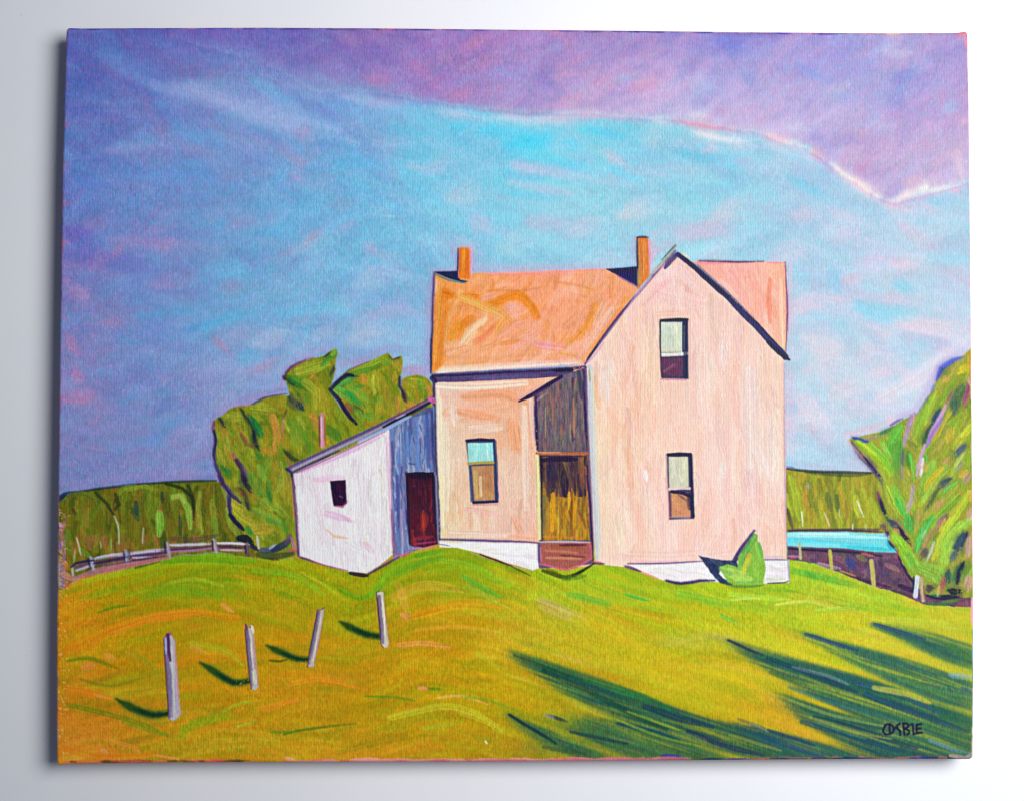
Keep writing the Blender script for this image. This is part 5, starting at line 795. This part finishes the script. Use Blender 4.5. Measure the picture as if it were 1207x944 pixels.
# lamp placement and the light it gives over the cloth
LAMP = (0.56, -1.0, 0.20); LAIM = (0.52, 0.0, 0.15); LCONE = 142.0; LRAD = 0.33; LPOW = 73.0; WSTR = 0.11; DENOISE = True
LIT = np.array([[1.0251, 1.0356, 1.0489], [0.4441, 0.4401, 0.4327], [0.1204, 0.1193, 0.1176], [0.0026, 0.0024, 0.0022], [0.0656, 0.0652, 0.0635], [-0.0785, -0.0782, -0.0768], [-0.0302, -0.0303, -0.0301], [-0.0033, -0.0034, -0.004], [-0.0591, -0.058, -0.0577], [-0.0116, -0.0111, -0.0114]])
GLOSS = np.array([[0.0104, 0.0105, 0.0104], [0.0231, 0.0231, 0.0225], [0.0046, 0.0045, 0.004], [0.0123, 0.0122, 0.0122], [0.0155, 0.0154, 0.0155], [-0.0056, -0.0056, -0.0051], [-0.0038, -0.0039, -0.0037], [0.0139, 0.0139, 0.0141], [-0.0062, -0.0062, -0.0052], [-0.0009, -0.0007, -0.0]])
# ==== BLENDER
import bpy
scene = bpy.context.scene
link = scene.collection.objects.link
FR = -0.019                                    # front of the canvas; the wall is y = 0
CAMP = np.array([-0.01817, -0.79315+FR, -0.02710]); CAMR = (1.59982, -0.0000354, -0.0183087); FOC = 50/36
HH = 0.408961/2
def rot(a, b, c):
    Rx = np.array([[1,0,0],[0,math.cos(a),-math.sin(a)],[0,math.sin(a),math.cos(a)]])
    Ry = np.array([[math.cos(b),0,math.sin(b)],[0,1,0],[-math.sin(b),0,math.cos(b)]])
    Rz = np.array([[math.cos(c),-math.sin(c),0],[math.sin(c),math.cos(c),0],[0,0,1]])
    return Rz @ Ry @ Rx
RM = rot(*CAMR)
def plane(px, py):
    """drawing grid -> metres on the canvas face (x to the right, z up)"""
    d = np.stack([(px-603.5)/1207/FOC, (472-py)/1207/FOC, -np.ones_like(px)], -1) @ RM.T
    t = (FR-CAMP[1])/d[..., 1]
    return CAMP[0]+d[..., 0]*t, CAMP[2]+d[..., 2]*t

# outline of the stretched canvas, a little bowed, in the drawing grid
eT = np.array(P('77.3,32.2 95,32.8 190,32.3 300,31.8 450,32.6 600,34.2 750,35.6 900,37.4 1050,38.6 1128,38.3 1141.4,36.4'))
eB = np.array(P('66.3,902 90,900.6 150,899.6 300,898.6 450,898.2 600,897.6 750,896.6 900,895.6 1050,894.6 1135,895 1147.4,894.6'))
eL = np.array(P('77.3,32.2 75,110 72.6,200 71,300 69.5,400 68,520 66.4,650 65.6,780 65.6,860 66.3,902'))
eR = np.array(P('1141.4,36.4 1143,130 1144.2,240 1145.4,360 1146.4,480 1147.3,600 1148,700 1148.1,800 1147.4,894.6'))
def ev(e, t, ax):
    s = (e[:, ax]-e[0, ax])/(e[-1, ax]-e[0, ax])
    k = np.array([np.interp(t, s, e[:, 0]), np.interp(t, s, e[:, 1])]).T
    return k
NU, NV = 1300, 1040
u = np.linspace(0, 1, NU); v = np.linspace(0, 1, NV)
T_, B_, L_, R_ = ev(eT, u, 0), ev(eB, u, 0), ev(eL, v, 1), ev(eR, v, 1)
U, V = np.meshgrid(u, v); U3, V3 = U[..., None], V[..., None]
G = (1-V3)*T_[None]+V3*B_[None]+(1-U3)*L_[:, None]+U3*R_[:, None]-((1-U3)*(1-V3)*eT[0]+U3*(1-V3)*eT[-1]+(1-U3)*V3*eB[0]+U3*V3*eB[-1])
PX, PY = G[..., 0], G[..., 1]
def sample(A, px, py):
    x = np.clip((px-GX0)*SC, 0, NXB-1.001); y = np.clip((py-GY0)*SC, 0, NYB-1.001)
    xi = x.astype(int); yi = y.astype(int); fx = x-xi; fy = y-yi
    if A.ndim == 3: fx = fx[..., None]; fy = fy[..., None]
    return (A[yi, xi]*(1-fx)+A[yi, xi+1]*fx)*(1-fy)+(A[yi+1, xi]*(1-fx)+A[yi+1, xi+1]*fx)*fy
col = sample(COL, PX, PY); hg = sample(blur(HGT, 0.8), PX, PY)
reg = REG[np.clip(np.round((PY-GY0)*SC).astype(int), 0, NYB-1), np.clip(np.round((PX-GX0)*SC).astype(int), 0, NXB-1)]

X3, Z3 = plane(PX, PY)
lin = np.where(col <= 0.04045, col/12.92, ((col+0.055)/1.055)**2.4)
def polyb(x, z):
    x = x/0.27; z = z/0.22
    return np.stack([np.ones_like(x), x, z, x*x, x*z, z*z, x**3, x*x*z, x*z*z, z**3], -1)
PB = polyb(X3, Z3)
EX = PB @ LIT; EY = PB @ GLOSS          # light reaching the cloth and its sheen, so the paint gets its own colour
alb = np.clip((lin-EY)/EX, 0.004, 0.92)

# soft wrap of the cloth over the stretcher bars
sx = 0.508/1072.0
dl = np.minimum(U*(NU-1), (1-U)*(NU-1))/(NU-1)*1072; dt = np.minimum(V*(NV-1), (1-V)*(NV-1))/(NV-1)*863
RR = 4.0
drop = lambda d: np.where(d < RR, RR-np.sqrt(np.maximum(RR*RR-(RR-d)**2, 0)), 0)
Y3 = FR+(np.minimum(drop(dl)+drop(dt), 6.0))*sx
ins = lambda d: np.where(d < 3.5, 3.5-np.sqrt(np.maximum(3.5**2-(3.5-d)**2, 0)), 0)
X3 = X3+np.where(U < .5, 1, -1)*ins(dt)*np.clip(1-dl/6, 0, 1)*sx*0.9
Z3 = Z3-np.where(V < .5, 1, -1)*ins(dl)*np.clip(1-dt/6, 0, 1)*sx*0.9
slack = 0.0004*(noise(330, 300, 77)-0.5)[np.clip(((PY-GY0)*SC).astype(int), 0, NYB-1), np.clip(((PX-GX0)*SC).astype(int), 0, NXB-1)]
Y3 = Y3-hg*0.00030*np.clip(np.minimum(dl, dt)/5, 0, 1)+slack
BASEZ = -HH
ROOT = bpy.data.objects.new('canvas_painting', None); link(ROOT)
ROOT.location = (0, 0, BASEZ); ROOT.empty_display_size = 0.05
ROOT['label'] = 'stretched canvas painting of a pink farmhouse on a green hill, hung against the white wall'
ROOT['category'] = 'painting'

def nd(nt, t, **kw):
    n = nt.nodes.new(t)
    for k, v_ in kw.items():
        if k.startswith('_'): setattr(n, k[1:], v_)
        else: n.inputs[k.replace('_', ' ')].default_value = v_
    return n
def paint_material(name, rough, gloss):
    m = bpy.data.materials.new(name); m.use_nodes = True; nt = m.node_tree; L = nt.links.new
    bs = nt.nodes['Principled BSDF']
    at = nd(nt, 'ShaderNodeAttribute', _attribute_name='paint')
    tc = nd(nt, 'ShaderNodeTexCoord')
    nz = nd(nt, 'ShaderNodeTexNoise', Scale=760.0, Detail=2.0)
    mp = nd(nt, 'ShaderNodeMapping'); mp.inputs['Scale'].default_value = (1.0, 0.2, 0.45)
    L(tc.outputs['Object'], mp.inputs['Vector']); L(mp.outputs[0], nz.inputs['Vector'])
    w1 = nd(nt, 'ShaderNodeTexWave', Scale=222.0, Distortion=5.0, Detail=2.0, Detail_Scale=2.2); w1.bands_direction = 'X'
    w2 = nd(nt, 'ShaderNodeTexWave', Scale=190.0, Distortion=6.0, Detail=2.0, Detail_Scale=2.2); w2.bands_direction = 'Z'
    L(tc.outputs['Object'], w1.inputs['Vector']); L(tc.outputs['Object'], w2.inputs['Vector'])
    a1 = nd(nt, 'ShaderNodeMath', _operation='MULTIPLY'); a1.inputs[1].default_value = 0.42; L(w1.outputs['Fac'], a1.inputs[0])
    a2 = nd(nt, 'ShaderNodeMath', _operation='MULTIPLY_ADD'); a2.inputs[1].default_value = 0.06; L(w2.outputs['Fac'], a2.inputs[0]); L(a1.outputs[0], a2.inputs[2])
    a3 = nd(nt, 'ShaderNodeMath', _operation='MULTIPLY_ADD'); a3.inputs[1].default_value = 0.80; L(nz.outputs['Fac'], a3.inputs[0]); L(a2.outputs[0], a3.inputs[2])
    mr = nd(nt, 'ShaderNodeMapRange'); mr.inputs['From Min'].default_value = 0.3; mr.inputs['From Max'].default_value = 1.1
    mr.inputs['To Min'].default_value = 0.90; mr.inputs['To Max'].default_value = 1.10; L(a3.outputs[0], mr.inputs['Value'])
    mx = nd(nt, 'ShaderNodeVectorMath', _operation='SCALE'); L(at.outputs['Color'], mx.inputs[0]); L(mr.outputs[0], mx.inputs['Scale'])
    L(mx.outputs[0], bs.inputs['Base Color'])
    bp = nd(nt, 'ShaderNodeBump', Strength=0.35, Distance=0.00022); L(a3.outputs[0], bp.inputs['Height']); L(bp.outputs[0], bs.inputs['Normal'])
    bs.inputs['Roughness'].default_value = rough; bs.inputs['Specular IOR Level'].default_value = gloss
    return m
M_P = paint_material('oil_paint_on_canvas', 0.42, 0.08)

def mesh_obj(name, co, quads, colr, mat, parent, smooth=False):
    me = bpy.data.meshes.new(name); n = len(co)
    me.vertices.add(n); me.vertices.foreach_set('co', np.ascontiguousarray(co, np.float32).ravel())
    me.loops.add(quads.size); me.loops.foreach_set('vertex_index', quads.ravel().astype(np.int32))
    me.polygons.add(len(quads)); me.polygons.foreach_set('loop_start', np.arange(0, quads.size, 4, dtype=np.int32))
    try: me.polygons.foreach_set('loop_total', np.full(len(quads), 4, np.int32))
    except Exception: pass
    a = me.attributes.new('paint', 'FLOAT_COLOR', 'POINT')
    a.data.foreach_set('color', np.concatenate([colr, np.ones((n, 1))], 1).astype(np.float32).ravel())
    me.update(calc_edges=True); me.validate()
    if smooth: me.polygons.foreach_set('use_smooth', np.ones(len(quads), bool))
    me.materials.append(mat); o = bpy.data.objects.new(name, me); link(o)
    if parent is not None: o.parent = parent
    return o

co = np.stack([X3, Y3, Z3-BASEZ], -1).reshape(-1, 3); ac = alb.reshape(-1, 3)
idx = np.arange(NU*NV).reshape(NV, NU)
quads = np.stack([idx[:-1, :-1], idx[1:, :-1], idx[1:, 1:], idx[:-1, 1:]], -1).reshape(-1, 4)
fr = reg[:-1, :-1].reshape(-1)
objs = {}
for i, (name, par, lab) in enumerate(PARTS, 1):
    q = quads[fr == i]
    if len(q) < 4: print('part without area', name, lab); continue
    used, inv = np.unique(q, return_inverse=True)
    o = mesh_obj(name, co[used], inv.reshape(-1, 4), ac[used], M_P, objs[par] if par else ROOT)
    if lab: o['label'] = lab
    objs[i] = o

# cloth turned over the sides of the stretcher
ring = np.concatenate([idx[0, :], idx[1:, -1], idx[-1, -2::-1], idx[-2:0:-1, 0]])
rp = co[ring]; rc = ac[ring]; n = len(ring); rows = 6
rr = np.random.RandomState(3)
cs, cc = [], []
ctr = np.array([0, 0, -BASEZ])
for k in range(rows):
    t = k/(rows-1); p = rp.copy(); p[:, 1] = rp[:, 1]*(1-t)+(-0.0004)*t
    inw = 0.0006*min(t*3, 1)
    p[:, 0] -= np.sign(p[:, 0])*inw*(np.abs(p[:, 0]) > 0.24); p[:, 2] -= np.sign(p[:, 2]+BASEZ)*inw*(np.abs(p[:, 2]+BASEZ) > 0.19)
    cs.append(p)
    g = np.interp(np.arange(n), np.arange(0, n+40, 40), rr.rand(n//40+2)[:len(np.arange(0, n+40, 40))])[:, None]
    under = np.array([0.42, 0.10, 0.16])*g+np.array([0.20, 0.06, 0.16])*(1-g)
    m_ = min(1, t*1.6); cc.append(rc*(1-m_)+under*m_)
cs = np.concatenate(cs); cc = np.concatenate(cc)
qs = []
j = np.arange(n); jn = (j+1) % n
for k in range(rows-1): qs.append(np.stack([k*n+j, k*n+jn, (k+1)*n+jn, (k+1)*n+j], -1))
so = mesh_obj('canvas_edge', cs, np.concatenate(qs), cc, M_P, ROOT, True); so['label'] = 'pink and violet painted cloth turned over the sides'

# ------------------------------------------------------------------ the white wall
wm = bpy.data.materials.new('white_wall_paint'); wm.use_nodes = True; nt = wm.node_tree; bs = nt.nodes['Principled BSDF']; L = nt.links.new
tc = nd(nt, 'ShaderNodeTexCoord'); n1 = nd(nt, 'ShaderNodeTexNoise', Scale=9.0, Detail=4.0); n2_ = nd(nt, 'ShaderNodeTexNoise', Scale=900.0, Detail=2.0); n3_ = nd(nt, 'ShaderNodeTexNoise', Scale=160.0, Detail=1.0)
for q in (n1, n2_, n3_): L(tc.outputs['Object'], q.inputs['Vector'])
cr = nd(nt, 'ShaderNodeValToRGB'); cr.color_ramp.elements[0].position = 0.35; cr.color_ramp.elements[1].position = 0.7
cr.color_ramp.elements[0].color = (0.83, 0.855, 0.90, 1); cr.color_ramp.elements[1].color = (0.855, 0.88, 0.92, 1); L(n1.outputs['Fac'], cr.inputs[0])
sp = nd(nt, 'ShaderNodeMapRange'); sp.inputs['From Min'].default_value = 0.80; sp.inputs['From Max'].default_value = 0.86; sp.inputs['To Min'].default_value = 1.0; sp.inputs['To Max'].default_value = 0.7
L(n3_.outputs['Fac'], sp.inputs['Value'])
sc_ = nd(nt, 'ShaderNodeVectorMath', _operation='SCALE'); L(cr.outputs[0], sc_.inputs[0]); L(sp.outputs[0], sc_.inputs['Scale']); L(sc_.outputs[0], bs.inputs['Base Color'])
bp = nd(nt, 'ShaderNodeBump', Strength=0.25, Distance=0.0002); L(n2_.outputs['Fac'], bp.inputs['Height']); L(bp.outputs[0], bs.inputs['Normal'])
bs.inputs['Roughness'].default_value = 0.75; bs.inputs['Specular IOR Level'].default_value = 0.2
me = bpy.data.meshes.new('wall')
a_, N_ = 1.6, 40
xs = np.linspace(-a_, a_, N_+1); vv = [(x, 0.0, z) for z in xs for x in xs]
ff_ = [(i*(N_+1)+j, i*(N_+1)+j+1, (i+1)*(N_+1)+j+1, (i+1)*(N_+1)+j) for i in range(N_) for j in range(N_)]
me.from_pydata(vv, [], ff_); me.materials.append(wm)
wall = bpy.data.objects.new('wall', me); link(wall); wall['kind'] = 'structure'
wall['label'] = 'plain smooth white wall behind the canvas, brighter towards the right'

# ------------------------------------------------------------------ light: one soft window-like lamp from the right, dim bluish room
from mathutils import Vector
ld = bpy.data.lights.new('window_light', 'SPOT'); ld.spot_size = math.radians(LCONE); ld.spot_blend = 1.0; ld.shadow_soft_size = LRAD; ld.energy = LPOW; ld.color = (1.0, 0.99, 0.975)
lo = bpy.data.objects.new('window_light', ld); link(lo); lo.location = LAMP
lo.rotation_euler = (Vector(LAIM)-Vector(LAMP)).to_track_quat('-Z', 'Y').to_euler()
w = bpy.data.worlds.new('World'); scene.world = w; w.use_nodes = True
w.node_tree.nodes['Background'].inputs[0].default_value = (0.55, 0.72, 1.0, 1); w.node_tree.nodes['Background'].inputs[1].default_value = WSTR

cd = bpy.data.cameras.new('camera'); cam = bpy.data.objects.new('camera', cd); link(cam)
cd.lens = 50; cd.sensor_width = 36; cd.sensor_fit = 'HORIZONTAL'; cd.clip_start = 0.01; cd.clip_end = 50
cam.location = CAMP; cam.rotation_euler = CAMR; scene.camera = cam
scene.view_settings.view_transform = 'Standard'; scene.view_settings.look = 'None'; scene.view_settings.exposure = 0; scene.view_settings.gamma = 1
scene.cycles.use_denoising = DENOISE; scene.cycles.filter_width = 1.15
